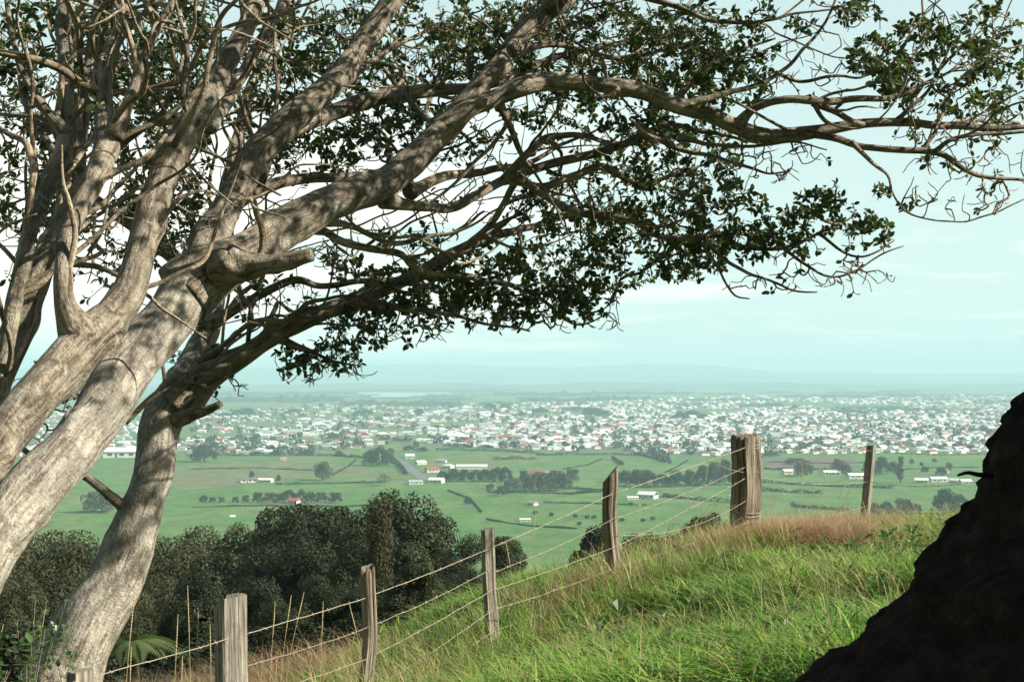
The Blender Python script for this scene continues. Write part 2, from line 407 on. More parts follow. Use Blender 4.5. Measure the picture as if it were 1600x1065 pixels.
# ------------------------------------------------------------------ the two big trees
# centre lines, traced where in view, as (px, py, width px, distance m)
LIMBS_REAR = {
 'trunk': [(72, 1140, 130, 12.3), (97, 1075, 112, 12.4), (137, 990, 98, 12.5), (179, 900, 91, 12.6), (213, 822, 79, 12.7), (238, 752, 75, 12.8), (250, 705, 75, 12.9), (262, 652, 78, 13), (285, 605, 70, 13.1), (305, 555, 60, 13.3), (325, 505, 54, 13.5), (338, 450, 44, 13.8), (345, 380, 36, 14.1), (352, 300, 32, 14.4), (370, 210, 26, 14.8), (400, 120, 20, 15), (440, 40, 15, 15.2)],
 'l': [
  [(272, 632, 76, 13), (325, 592, 60, 13), (380, 560, 48, 13), (440, 520, 42, 13.1), (500, 490, 42, 13.2), (560, 470, 36, 13.3), (610, 445, 31, 13.4), (655, 428, 27, 13.5), (700, 400, 24, 13.6), (760, 373, 20, 13.8), (820, 358, 16, 14), (880, 340, 11, 14.3), (930, 330, 7, 14.5)],
  [(275, 655, 34, 12.9), (312, 645, 24, 12.8), (334, 638, 18, 12.8), (347, 631, 14, 12.75)],
  [(322, 512, 34, 13.5), (372, 478, 20, 13.3), (420, 452, 18, 13.2), (465, 437, 18, 13.2), (500, 446, 15, 13.3), (560, 440, 14, 13.4), (620, 437, 14, 13.5), (668, 425, 13, 13.6), (720, 395, 12, 13.8), (790, 350, 9, 14)],
  [(296, 575, 26, 13.2), (340, 545, 13, 13), (400, 502, 12, 12.9), (450, 500, 11, 12.9), (482, 474, 11, 12.9), (540, 462, 8, 13), (600, 470, 5, 13)],
  [(306, 560, 26, 13.3), (372, 548, 17, 13.1), (432, 512, 16, 13), (482, 482, 13, 13), (560, 478, 8, 13.1), (640, 486, 5, 13.1)],
  [(195, 660, 13, 12.5), (240, 618, 13, 12.6), (290, 588, 13, 12.8), (335, 572, 11, 12.8), (372, 566, 6, 12.8)],
  [(205, 800, 30, 12.7), (182, 783, 23, 12.6), (150, 756, 20, 12.6), (110, 735, 18, 12.7), (66, 722, 16, 12.8), (36, 698, 12, 12.9), (10, 650, 8, 13)],
  [(650, 430, 20, 13.5), (720, 432, 15, 13.5), (790, 445, 11, 13.6), (850, 470, 8, 13.7), (900, 505, 5, 13.7), (950, 490, 3, 13.7)],
  [(560, 470, 24, 13.3), (620, 478, 15, 13.2), (700, 492, 10, 13.2), (760, 505, 7, 13.2), (830, 517, 4, 13.2)],
  [(430, 526, 22, 13.1), (480, 545, 11, 13), (520, 562, 8, 13), (555, 570, 5, 13)],
  [(330, 500, 40, 13.6), (300, 430, 34, 14), (255, 380, 34, 14.2), (200, 410, 0, 0)][:3] + [(190, 340, 26, 14.4), (140, 300, 20, 14.6), (110, 230, 14, 14.8)],
 ]}
LIMBS_FRONT = {
 'trunk': [(-300, 1330, 260, 7.4), (-210, 1120, 185, 7.6), (-80, 960, 150, 8), (20, 820, 125, 8.3), (110, 700, 110, 8.8), (190, 600, 102, 9.3), (255, 507, 102, 9.8), (300, 440, 104, 10.1)],
 'l': [
  [(285, 470, 96, 10), (318, 395, 80, 10.2), (362, 305, 73, 10.6), (410, 230, 69, 10.9), (470, 172, 62, 11.2), (525, 125, 58, 11.5), (562, 70, 50, 11.8), (600, 15, 47, 12), (645, -50, 40, 12.3), (700, -130, 28, 12.6)],
  [(285, 462, 100, 10), (360, 412, 92, 10.2), (430, 368, 80, 10.5), (500, 325, 76, 10.8), (580, 294, 72, 11.2), (640, 256, 70, 11.5), (690, 203, 62, 11.8), (740, 148, 52, 12), (785, 95, 48, 12.2), (832, 38, 45, 12.5), (882, -4, 41, 12.8), (950, -60, 32, 13.2), (1040, -120, 22, 13.5)],
  [(340, 425, 70, 10), (400, 417, 48, 9.9), (445, 409, 36, 9.8), (487, 399, 33, 9.75)],
  [(395, 275, 50, 10.9), (440, 215, 44, 11.5), (500, 182, 42, 11.9), (560, 165, 40, 12.2), (640, 146, 34, 12.5), (700, 138, 28, 12.8), (770, 130, 22, 13), (850, 95, 16, 13.3), (930, 75, 11, 13.5), (1010, 60, 7, 13.8)],
  [(350, 335, 36, 10.9), (400, 300, 30, 11.3), (450, 282, 26, 11.6), (520, 277, 22, 11.9), (590, 268, 18, 12.2), (650, 235, 12, 12.5), (700, 225, 8, 12.8)],
  [(685, 205, 60, 11.8), (730, 178, 46, 11.8), (775, 155, 42, 11.9), (825, 134, 42, 11.9), (880, 127, 40, 12), (950, 134, 38, 12), (1010, 146, 35, 12), (1060, 166, 36, 12), (1110, 180, 36, 12), (1150, 200, 34, 12), (1200, 213, 31, 12), (1270, 206, 26, 12), (1330, 195, 22, 12), (1400, 191, 20, 12), (1480, 196, 17, 12), (1560, 200, 13, 12), (1640, 198, 9, 12)],
  [(1150, 200, 28, 12), (1180, 168, 18, 11.9), (1230, 156, 18, 11.8), (1290, 160, 16, 11.8), (1345, 154, 13, 11.9), (1400, 149, 11, 12), (1450, 128, 8, 12.1), (1505, 105, 5, 12.2)],
  [(1270, 160, 14, 11.8), (1310, 177, 14, 11.8), (1350, 192, 12, 11.9)],
  [(1272, 162, 10, 11.8), (1281, 180, 10, 11.8), (1293, 195, 9, 11.9)],
  [(1250, 206, 20, 12), (1300, 214, 18, 11.9), (1335, 224, 16, 11.9), (1380, 232, 16, 11.8), (1440, 235, 16, 11.8), (1475, 243, 14, 11.8), (1512, 268, 11, 11.8), (1552, 278, 9, 11.8), (1610, 284, 7, 11.8)],
  [(1460, 238, 11, 11.8), (1490, 218, 9, 11.7), (1535, 210, 8, 11.7), (1610, 206, 6, 11.7)],
  [(1330, 222, 11, 11.9), (1365, 255, 8, 11.8), (1388, 274, 6, 11.8), (1396, 302, 5, 11.8), (1412, 326, 4.5, 11.8), (1450, 342, 4, 11.8), (1500, 346, 4, 11.8), (1548, 334, 4, 11.8), (1605, 312, 3, 11.8)],
  [(1050, 168, 24, 12), (1118, 152, 14, 12), (1188, 131, 11, 12.1), (1216, 112, 9, 12.1), (1252, 80, 8, 12.1), (1290, 35, 7, 12.2), (1312, -20, 5, 12.2)],
  [(1212, 114, 9, 12.1), (1250, 127, 8, 12), (1300, 118, 7, 12), (1345, 122, 5, 12), (1375, 105, 3, 12)],
  [(900, -20, 40, 12.9), (1000, -110, 34, 12.9), (1120, -190, 28, 12.7), (1260, -230, 22, 12.5), (1420, -250, 16, 12.3), (1560, -260, 10, 12.2)],  # unseen top limbs start here, added to support the shading crown
  [(1040, -140, 26, 12.8), (1150, -110, 18, 12.2), (1280, -100, 14, 11.9), (1420, -90, 10, 11.8), (1540, -80, 6, 11.8)],
  [(860, 10, 40, 12.6), (980, -120, 34, 11.8), (1150, -220, 28, 11), (1320, -290, 22, 10.4), (1500, -330, 16, 10), (1680, -350, 9, 9.7)],  # nearer unseen limb, added to carry foliage that shades the limbs below
  [(645, -50, 36, 12.3), (760, -160, 28, 12), (900, -280, 22, 11.7), (1050, -360, 14, 11.5), (1200, -390, 8, 11.4)],
  [(930, -30, 20, 13), (1010, -5, 15, 12.8), (1070, 15, 12, 12.7), (1120, 32, 10, 12.6), (1185, 33, 8, 12.5), (1245, 20, 6, 12.5), (1310, 14, 4, 12.5)],
  [(1000, 200, 20, 12.3), (1060, 232, 12, 12.2), (1110, 245, 9, 12.1), (1170, 262, 7, 12), (1205, 272, 5, 12), (1233, 265, 3.5, 12)],
  [(1060, 215, 14, 12.1), (1110, 225, 9, 12), (1180, 230, 7, 12), (1240, 222, 5, 11.9), (1290, 235, 3, 11.9)],
  [(600, 310, 40, 11.3), (640, 320, 24, 11.5), (685, 326, 22, 11.8), (722, 316, 22, 12), (760, 296, 22, 12.2), (800, 276, 22, 12.4), (855, 256, 20, 12.6), (920, 241, 20, 12.7), (970, 226, 20, 12.7), (1010, 206, 18, 12.6), (1050, 196, 13, 12.5), (1120, 210, 8, 12.4), (1190, 225, 5, 12.3)],
  [(785, 284, 18, 12.4), (812, 252, 16, 12.3), (838, 228, 15, 12.3), (862, 214, 14, 12.4), (905, 210, 12, 12.5), (960, 222, 10, 12.6), (1030, 225, 6, 12.8)],
  [(640, 300, 30, 11.5), (700, 275, 22, 12), (760, 266, 17, 12.5), (820, 255, 12, 12.9), (880, 225, 8, 13.2), (940, 200, 5, 13.4)],
  [(790, 280, 20, 12.4), (850, 290, 15, 12.6), (900, 276, 17, 12.7), (940, 262, 18, 12.8), (980, 283, 12, 12.9), (1020, 286, 10, 12.9), (1065, 268, 7, 12.9), (1120, 250, 4, 13)],
  [(805, 275, 22, 12.4), (848, 303, 17, 12.5), (880, 325, 18, 12.5), (912, 335, 18, 12.6), (960, 338, 16, 12.6), (1000, 350, 15, 12.6), (1030, 370, 14, 12.6), (1080, 373, 13, 12.5), (1120, 366, 12, 12.5), (1160, 386, 11, 12.5), (1200, 391, 10, 12.4), (1240, 385, 9, 12.4), (1282, 364, 6, 12.4), (1330, 340, 4, 12.4)],
  [(1100, 372, 10, 12.5), (1125, 398, 9, 12.4), (1160, 420, 8, 12.4), (1200, 436, 6, 12.4), (1240, 455, 5, 12.3), (1275, 457, 3, 12.3)],
  [(1095, 380, 7, 12.5), (1120, 412, 6, 12.4), (1135, 442, 5, 12.4), (1150, 462, 4.5, 12.4), (1172, 466, 3, 12.4)],
  [(1225, 388, 8, 12.4), (1262, 416, 6, 12.4), (1302, 433, 5, 12.4), (1342, 420, 4, 12.4), (1382, 395, 4, 12.4), (1412, 384, 3, 12.4)],
  [(1280, 365, 7, 12.4), (1330, 400, 5, 12.3), (1370, 392, 4, 12.3), (1400, 375, 3, 12.3)],
  [(735, 380, 16, 13), (765, 350, 15, 12.8), (790, 312, 15, 12.6), (806, 282, 15, 12.5)],
  [(470, 350, 26, 10.8), (510, 365, 17, 11.2), (545, 380, 17, 11.6), (592, 390, 17, 12), (628, 398, 15, 12.3), (655, 420, 13, 12.6), (720, 432, 7, 12.8)],
  [(500, 345, 20, 10.9), (555, 357, 13, 11.4), (605, 378, 12, 11.8), (655, 374, 10, 12.1), (710, 362, 8, 12.4), (760, 330, 5, 12.6)],
  [(775, 150, 24, 11.9), (795, 192, 16, 12), (810, 228, 13, 12.2), (822, 258, 10, 12.4)],
  [(500, 150, 24, 11.4), (560, 110, 14, 12), (620, 70, 10, 12.5), (690, 40, 6, 13)],
  [(690, 205, 24, 11.8), (650, 170, 12, 12.2), (600, 110, 9, 12.7), (560, 60, 6, 13)],
  [(800, 80, 22, 12.2), (870, 70, 14, 12.4), (950, 90, 11, 12.6), (1030, 80, 8, 12.7), (1100, 60, 5, 12.8)],
  [(1050, 160, 20, 12), (1100, 110, 11, 12.3), (1150, 80, 8, 12.5), (1210, 60, 5, 12.6)],
  [(1400, 190, 12, 12), (1440, 150, 8, 12.1), (1480, 95, 6, 12.2), (1530, 50, 4, 12.2), (1570, 20, 3, 12.3)],
  [(1440, 235, 10, 11.8), (1470, 190, 8, 11.9), (1490, 140, 6, 12), (1540, 90, 4, 12.1), (1600, 70, 3, 12.2)],
 ]}
LIMBS_STEM = {
 'trunk': [(-290, 1180, 210, 7), (-190, 930, 160, 7.3), (-90, 800, 122, 7.6), (0, 680, 105, 7.9), (62, 600, 101, 8.1), (128, 532, 98, 8.4), (185, 472, 80, 8.6), (213, 400, 73, 8.8), (240, 322, 72, 9), (275, 240, 68, 9.2), (315, 170, 61, 9.4), (347, 108, 50, 9.6), (376, 50, 45, 9.8), (402, -2, 42, 10), (435, -70, 34, 10.3), (480, -150, 24, 10.6)],
 'l': [
  [(128, 530, 84, 8.4), (102, 475, 44, 8.3), (98, 430, 41, 8.3), (101, 390, 40, 8.4), (116, 340, 42, 8.5), (146, 285, 52, 8.7), (170, 228, 57, 8.9), (166, 165, 42, 9.1), (162, 110, 36, 9.3), (184, 50, 30, 9.5), (198, -10, 26, 9.8), (215, -90, 18, 10)],
  [(178, 215, 36, 8.9), (204, 152, 23, 9), (224, 97, 20, 9.1), (246, 45, 18, 9.2), (268, -2, 16, 9.3), (300, -60, 10, 9.5)],
  [(-150, 860, 100, 8.6), (-60, 705, 84, 8.8), (12, 565, 70, 9), (48, 470, 60, 9.1), (74, 395, 46, 9.3), (96, 330, 34, 9.5), (110, 270, 26, 9.7)],
  [(-10, 620, 40, 8.7), (12, 530, 34, 8.7), (30, 440, 38, 8.8), (48, 355, 42, 8.9), (80, 282, 40, 9.1), (104, 222, 42, 9.2), (106, 130, 36, 9.4), (100, 60, 34, 9.6), (97, -20, 30, 9.8), (100, -100, 20, 10)],
  [(104, 210, 30, 9.2), (66, 162, 19, 9.1), (36, 110, 15, 9.1), (18, 58, 13, 9.1), (10, -10, 10, 9.2)],
  [(45, 360, 30, 9), (66, 285, 22, 9.2), (84, 235, 17, 9.4), (50, 180, 12, 9.6), (30, 140, 8, 9.8)],
  [(120, 270, 34, 9.8), (134, 160, 32, 10), (146, 70, 34, 10.2), (158, -10, 30, 10.4), (170, -90, 20, 10.6)],
  [(325, 195, 40, 9.5), (358, 150, 30, 10), (388, 98, 27, 10.4), (420, 45, 24, 10.7), (455, -15, 20, 11), (500, -80, 14, 11.3)],
  [(402, 0, 44, 10), (520, -150, 38, 9.8), (700, -270, 32, 9.3), (900, -350, 26, 9), (1100, -400, 20, 8.8), (1320, -420, 12, 8.6)],  # out-of-view limb added to hold shading foliage overhead
  [(300, 226, 10, 9.3), (350, 252, 7, 9.2), (395, 280, 6.5, 9.1), (436, 306, 5.5, 9)],
  [(286, 246, 8, 9.2), (320, 280, 5, 9.1), (376, 331, 4, 9)],
  [(140, 160, 20, 9.5), (150, 110, 9, 9.4), (160, 60, 8, 9.3), (172, 35, 6, 9.3)],
  [(300, 200, 10, 9.3), (285, 150, 13, 9.2), (292, 80, 12, 9.2), (280, 20, 9, 9.3), (262, -30, 6, 9.4)],
  [(140, 392, 9, 8.5), (160, 360, 7, 8.4), (170, 310, 6, 8.4), (175, 285, 4, 8.4)],
 ]}
BLOBS = [ # cx, cy, rx, ry, clusters, d0, d1
 (90, 110, 110, 110, 70, 10, 13.5), (50, 300, 60, 120, 30, 10, 13.5), (290, 110, 70, 120, 70, 11, 14.5), (170, 400, 70, 70, 30, 12, 14.5), (110, 600, 80, 40, 20, 12, 14.5), (290, 555, 45, 60, 18, 13, 14.5), (250, 300, 70, 90, 40, 12, 14.5), (215, 90, 60, 90, 30, 11, 14),
 (480, 75, 100, 80, 95, 12.2, 15), (640, 85, 120, 90, 125, 12.6, 15.5), (780, 55, 90, 60, 70, 13, 15.5), (900, 70, 150, 75, 160, 12.9, 15.5), (1060, 75, 85, 75, 85, 12, 15), (500, 225, 80, 50, 30, 11.5, 14), (420, 190, 50, 70, 26, 12, 14.5), (610, 205, 55, 35, 20, 12, 14), (720, 230, 40, 30, 8, 12.5, 14),
 (870, 185, 95, 40, 34, 12.5, 15), (960, 300, 130, 55, 60, 12.5, 15), (1060, 235, 90, 60, 50, 12, 14.5), (1000, 385, 110, 55, 115, 12.3, 14.5), (1075, 405, 60, 32, 45, 12.2, 14), (880, 405, 100, 50, 95, 12.8, 15), (780, 440, 120, 45, 135, 13, 15), (660, 452, 105, 45, 110, 13, 14.8), (600, 502, 85, 32, 65, 12.8, 14.2), (500, 555, 65, 28, 48, 12.7, 13.8), (740, 482, 90, 24, 45, 13, 14.3), (880, 470, 65, 26, 40, 13, 14.3), (540, 420, 50, 20, 14, 12.5, 14), (935, 460, 40, 26, 22, 13, 14.2), (640, 372, 60, 18, 18, 12, 13.6), (420, 440, 40, 30, 8, 12.6, 14), (850, 330, 60, 30, 24, 12.8, 14.5),
 (1130, 330, 55, 48, 50, 12.2, 13.6), (1170, 375, 50, 28, 34, 12.1, 13.2), (1230, 362, 55, 34, 46, 12, 13), (1285, 325, 45, 36, 32, 12, 12.9), (1340, 360, 42, 24, 18, 12, 12.7), (1385, 362, 20, 18, 8, 12.1, 12.6),
 (1105, 125, 50, 60, 46, 11.8, 14), (1175, 110, 32, 48, 18, 11.8, 13), (1370, 92, 36, 36, 26, 11.7, 12.8), (1412, 130, 38, 36, 20, 11.7, 12.8), (1440, 65, 46, 45, 22, 11.8, 13), (1530, 60, 60, 55, 34, 11.8, 13), (1560, 130, 45, 45, 20, 11.7, 12.8), (1340, 15, 40, 22, 10, 12, 12.8), (1418, 318, 18, 18, 4, 11.6, 12), (1376, 298, 10, 10, 3, 11.6, 12), (1490, 150, 40, 30, 8, 11.8, 12.6), (1200, 40, 50, 30, 8, 12, 13), (1010, 170, 60, 40, 20, 12.3, 14),
 (700, -110, 500, 100, 150, 11, 15.5), (200, -90, 260, 80, 80, 9, 13.5), (1250, -110, 380, 100, 150, 10.5, 14.5), (950, -320, 600, 130, 260, 9.5, 14), (1500, -260, 250, 130, 110, 9.5, 13), (1350, -300, 420, 150, 260, 9, 12.5), (1150, -90, 330, 60, 70, 10, 12), (1050, -330, 350, 120, 420, 7.8, 10.5), (1250, -220, 300, 100, 330, 9.8, 11.8), (700, -250, 300, 110, 200, 8.6, 10.5)]  # crown above the view, unseen, added to shade the limbs
BARE = [(1200, 250, 75, 30, 26, 11.8, 12.6), (1500, 290, 90, 45, 26, 11.6, 12.3), (1290, 430, 90, 28, 22, 12.1, 12.7), (1500, 205, 90, 60, 46, 11.6, 12.6), (1180, 445, 50, 20, 6, 12.2, 12.6), (1300, 60, 90, 60, 16, 11.9, 12.8), (900, 500, 80, 20, 14, 13, 13.8), (640, 520, 70, 20, 14, 12.9, 13.8), (500, 580, 70, 18, 16, 12.7, 13.4), (560, 235, 90, 70, 22, 12, 13.5), (430, 470, 70, 40, 18, 12.7, 13.6), (520, 400, 50, 25, 14, 12, 13.5), (330, 600, 60, 20, 8, 12.7, 13.2), (740, 250, 60, 60, 18, 12.4, 13.6), (800, 500, 60, 20, 10, 13, 13.8), (100, 640, 80, 50, 14, 12.6, 13.5), (1250, 140, 60, 30, 10, 11.9, 12.4), (640, 110, 380, 90, 60, 11.8, 13), (1000, 300, 150, 70, 50, 12, 13.5), (900, 60, 200, 50, 40, 11.8, 13), (150, 150, 150, 150, 60, 9, 11), (200, 330, 200, 100, 40, 10, 12), (620, 330, 120, 50, 24, 11.5, 13)]

def limb_curve(tr, wbig=.78):
    tr = np.array(tr, float); c = P(tr[:, 0], tr[:, 1], tr[:, 3]); r = tr[:, 2] / FPX * tr[:, 3] / 2 * np.interp(tr[:, 2], [25, 48, 60, 100], [.72, .64, .70, wbig])
    return np.column_stack([c, r])
NODES = []; NRAD = []; NPAR = []; NDIR = []; NTREE = []
trees = []
def big_tree(spec, label, ti):
    tr = limb_curve(spec['trunk'], (1.0, .78, .68)[ti]); base = tr[0, :3].copy(); base[2] = float(zg(base[0], base[1]))
    root = thing('leaning_tree', label, 'tree', base)
    root_inv = np.array([*base])
    def emit(cr, name, sides, rough, seed, knots=0, flare=False, step=.05, cap=True):
        c = catmull(cr, step); c[:, 3] = np.maximum(c[:, 3], .004)
        if not flare:      # gentle wobble of the axis
            ds = np.minimum(1, np.linalg.norm(c[:, :3] - c[0, :3], axis=1) / .3)[:, None]
            c[:, :3] += np.stack([noise3(c[:, :3] * 1.7 + k * 9, k + seed) for k in range(3)], -1) * c[:, 3:4] * .35 * ds
            c[:, :3] += np.stack([fbm(c[:, :3] * 4.2 + k * 9, 2, k + seed) for k in range(3)], -1) * (.018 * np.exp(-c[:, 3:4] / .09)) * ds
        if name == 'limb':
            sl = np.linalg.norm(c[:, :3] - c[0, :3], axis=1); c[:, 3] *= 1 + .28 * np.exp(-(sl / (c[0, 3] * 2.2)) ** 2)
        mb = MB(); tube(mb, c[:, :3] - root_inv, c[:, 3], sides, rough, seed, knots=knots)
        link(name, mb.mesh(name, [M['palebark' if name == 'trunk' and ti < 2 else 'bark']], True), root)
        st = max(1, int(.12 / step)); d = np.gradient(c[:, :3], axis=0); d /= np.linalg.norm(d, axis=1)[:, None] + 1e-9
        for k in range(0, len(c), st):
            if c[k, 3] < .11:
                NODES.append(c[k, :3]); NRAD.append(c[k, 3]); NPAR.append(-1); NDIR.append(d[k]); NTREE.append(ti)
    # root the trunk in the ground with a flare
    low = tr[0].copy(); low[:3] += (tr[0, :3] - tr[1, :3]) * .25; low[2] = min(low[2], base[2] - .35); low[3] *= 1.25
    emit(np.vstack([low, tr]), 'trunk', 44, .30, 11 + ti * 7, (10, 14, 22)[ti], step=.025)
    for k, L in enumerate(spec['l']):
        cr = limb_curve(L, (.85, .74, .70)[ti]); big = cr[0, 3] > .09
        emit(cr, 'limb', 32 if big else 14, .32 if big else .22, 31 + ti * 40 + k, 11 if big else 0, step=.035 if big else .05)
    trees.append(root)
LOWP = np.array([(-200, 760), (0, 700), (250, 620), (400, 585), (560, 560), (680, 510), (850, 510), (960, 480), (1000, 440), (1100, 430), (1150, 360), (1172, 240), (1330, 240), (1600, 290), (2400, 290)], float)
def extra_branches(total):
    """crooked side branches between the traced limbs."""
    rs = np.random.default_rng(5); made = 0; tries = 0; PB = [0] * len(trees); n0 = len(NODES)
    N = np.array(NODES[:n0]); RD = np.array(NRAD[:n0]); D = np.array(NDIR[:n0]); npx, npy = to_px(N)
    ok = np.where((RD > .010) & (npx > -40) & (npx < 1500) & (npy > -60) & (npy < 640))[0]
    okl = ok[npx[ok] < 420]
    while made < total and tries < 4000:
        tries += 1; i = int(rs.choice(okl if rs.random() < .4 else ok)); p = N[i].copy(); d = D[i] + rs.normal(0, .6, 3) + np.array([.15, 0, .25]); d /= np.linalg.norm(d)
        left = npx[i] < 420
        if left and rs.random() < .5: d = np.array([rs.normal(.1, .3), rs.normal(.1, .4), 1.0]); d /= np.linalg.norm(d)
        k = int(rs.integers(7, 17)); pts = [p]; turn = rs.normal(0, .5, 3)
        for q in range(k):
            if q % 4 == 3: turn = rs.normal(0, .5, 3)
            d = d + turn * .35 + rs.normal(0, .16, 3) + np.array([0, 0, .05]); d /= np.linalg.norm(d); pts.append(pts[-1] + d * rs.uniform(.10, .17))
        pts = np.array(pts); px, py = to_px(pts)
        if np.any(py > np.interp(px, LOWP[:, 0], LOWP[:, 1]) - 8): continue
        r0 = min(RD[i] * .7, rs.uniform(.009, .024) * (1.25 if left else 1)); r = np.linspace(r0, .0045, len(pts)); ti = NTREE[i]
        if PB[ti] >= 95: continue
        c = catmull(np.column_stack([pts, r]), .04); mb = MB(); tube(mb, c[:, :3] - np.array(trees[ti].location), c[:, 3], 8, .2, 300 + made)
        PB[ti] += 1; link('branch', mb.mesh('branch', [M['twigbark']], True), trees[ti]); g = np.gradient(c[:, :3], axis=0); g /= np.linalg.norm(g, axis=1)[:, None] + 1e-9
        for q in range(2, len(c), 3): NODES.append(c[q, :3]); NRAD.append(c[q, 3]); NPAR.append(-1); NDIR.append(g[q]); NTREE.append(ti)
        made += 1
big_tree(LIMBS_REAR, 'pale leaning tree behind the lowest fence posts, its trunk crossed by dark shadow bands', 0)
big_tree(LIMBS_FRONT, 'largest tree, its thick straight trunk crossing the lower left corner, limbs spread far right', 1)
big_tree(LIMBS_STEM, 'many-stemmed knotty tree with a forked upright trunk along the left edge', 2)
extra_branches(190)

def grow_twigs():
    T = []; leafy = []
    for blobs, lf in ((BLOBS, 1), (BARE, 0)):
        for cx, cy, rx, ry, n, d0, d1 in blobs:
            n = int(n * ((1.15 if cy > 300 else 3.4 if cx < 350 and cy > 0 else 2.25 if cy > 0 else 1.2) if lf else 4.2))
            a = rng.uniform(0, 2 * math.pi, n); q = np.sqrt(rng.uniform(0, 1, n)) * rng.uniform(.8, 1.35, n)
            px = cx + rx * q * np.cos(a); py = cy + ry * q * np.sin(a)
            d = rng.uniform(d0, d1, n); T.append(P(px, py, d)); leafy += [lf] * n
    T = np.vstack(T); leafy = np.array(leafy)
    N0 = np.array(NODES); cap = len(N0) + len(T) * 9
    nodes = np.zeros((cap, 3)); nodes[:len(N0)] = N0; cnt = len(N0)
    par = list(NPAR); dirs = list(NDIR); tree = list(NTREE); rad0 = list(NRAD); base = len(N0)
    d0 = np.array([np.min(np.sum((N0 - t) ** 2, 1)) for t in T]); order = np.argsort(d0)
    tw = []; up = np.array([0, 0, 1.0]); isold = np.zeros(cap); isold[:base] = np.array(NRAD)
    for k in order:
        t = T[k]; dv = t - nodes[:cnt]; dist = np.linalg.norm(dv, axis=1)
        cost = dist * (1 + .35 * (isold[:cnt] > .06))
        i = int(np.argmin(cost)); L = dist[i]
        if L < .05: continue
        if L > 2.6: continue
        n = nodes[i]; dd = np.array(dirs[i]); v = (t - n) / L
        side = np.cross(v, up) * rng.normal(0, .28)
        p1 = n + L * .38 * (dd * .55 + v * .6 + side - up * .10)
        droop = rng.uniform(.2, .9)
        p2 = t - L * .38 * (v * .45 + up * droop * .75 - side)
        m_ = max(4, min(9, int(L / .07)))
        s_ = np.linspace(0, 1, m_ + 1)[:, None]
        c = (1 - s_) ** 3 * n + 3 * s_ * (1 - s_) ** 2 * p1 + 3 * s_ ** 2 * (1 - s_) * p2 + s_ ** 3 * t
        c[1:-1] += rng.normal(0, .012, (m_ - 1, 3)) * min(1, L)
        g = np.gradient(c, axis=0); g /= np.linalg.norm(g, axis=1)[:, None] + 1e-9
        ids = [i]; prev = i
        for q in range(1, m_ + 1):
            nodes[cnt] = c[q]; par.append(prev); dirs.append(g[q]); tree.append(tree[i]); rad0.append(0); ids.append(cnt); prev = cnt; cnt += 1
        tw.append((ids, leafy[k]))
    nd_ = np.zeros(cnt)
    w = np.zeros(cnt)
    for ids, lf in tw: w[ids[-1]] += 1
    for i in range(cnt - 1, base - 1, -1):
        if par[i] >= base: w[par[i]] += w[i]
    r = .0040 * np.maximum(w, .6) ** .36
    mbs = [MB() for _ in trees]; lv = [[] for _ in trees]
    for ids, lf in tw:
        ti = tree[ids[0]]; c = nodes[ids]; rr = r[ids].copy()
        if ids[0] < base: rr = np.minimum(rr, max(.0035, rad0[ids[0]] * .75))
        rr[0] = min(rr[1] * 1.3, rad0[ids[0]]) if ids[0] < base else rr[1]
        rr[-1] *= .75
        ofs = np.array(trees[ti].location)
        tube(mbs[ti], c - ofs, rr, 5 if rr.max() < .012 else 7, 0, int(ids[0]) % 97, cap=True)
        if lf: lv[ti].append((c, lf))
        elif rng.random() < .12: lv[ti].append((c, .4))
    for ti, root in enumerate(trees):
        if mbs[ti].n: tag(link('twigs', mbs[ti].mesh('twigs', [M['twigbark']], True), root), kind='stuff')
        V = []; F = []
        ofs = np.array(root.location)
        for c, lf in lv[ti]:
            tip = c[-1]; ax = c[-1] - c[-2]; ax /= np.linalg.norm(ax) + 1e-9
            nl = int(rng.integers(6, 12) * lf) + 1
            for q in range(nl):
                back = rng.random() ** 1.5 * .5; fi = (len(c) - 1) * (1 - .5 * rng.random() ** 1.6); i0 = min(len(c) - 2, int(fi)); ps = c[i0] + (c[i0 + 1] - c[i0]) * (fi - i0)
                ph = q * 2.4 + rng.normal(0, .4); u = np.cross(ax, [.31, .22, .9]); u /= np.linalg.norm(u) + 1e-9; vv = np.cross(ax, u)
                el = rng.uniform(-.15, .9)
                d = (u * math.cos(ph) + vv * math.sin(ph)) * math.cos(el) + ax * math.sin(el)
                d[2] -= rng.uniform(-.1, .35); d /= np.linalg.norm(d)
                sd = np.cross(d, ax + rng.normal(0, .35, 3)); sd /= np.linalg.norm(sd) + 1e-9
                nn = np.cross(sd, d); L = rng.uniform(.03, .086); W = L * rng.uniform(.27, .36)
                b0 = ps + d * .008; cv = rng.uniform(.0, .22) * L
                V.append([b0, b0 + d * L * .35 + sd * W * .8 + nn * .10 * L, b0 + d * L * .35 - sd * W * .8 + nn * .10 * L, b0 + d * L * .4,
                          b0 + d * L * .72 + sd * W * .72 + nn * (.08 * L - cv * .5), b0 + d * L * .72 - sd * W * .72 + nn * (.08 * L - cv * .5), b0 + d * L * .75 - nn * cv * .6, b0 + d * L - nn * cv])
        if V:
            V = np.array(V) - ofs; n = len(V); o_ = (np.arange(n) * 8)[:, None]
            q4 = np.concatenate([o_ + np.array([[0, 3, 1, 1]])[:, :3].repeat(1, 0) if False else o_ + np.array([1, 3, 6, 4]), o_ + np.array([3, 2, 5, 6])])
            q3 = np.concatenate([o_ + np.array([0, 3, 1]), o_ + np.array([0, 2, 3]), o_ + np.array([4, 6, 7]), o_ + np.array([6, 5, 7])])
            link('foliage', mesh_np('foliage', V.reshape(-1, 3), [q4, q3], [M['leaf']], smooth=True), root)
            print('leaves', n)
grow_twigs()

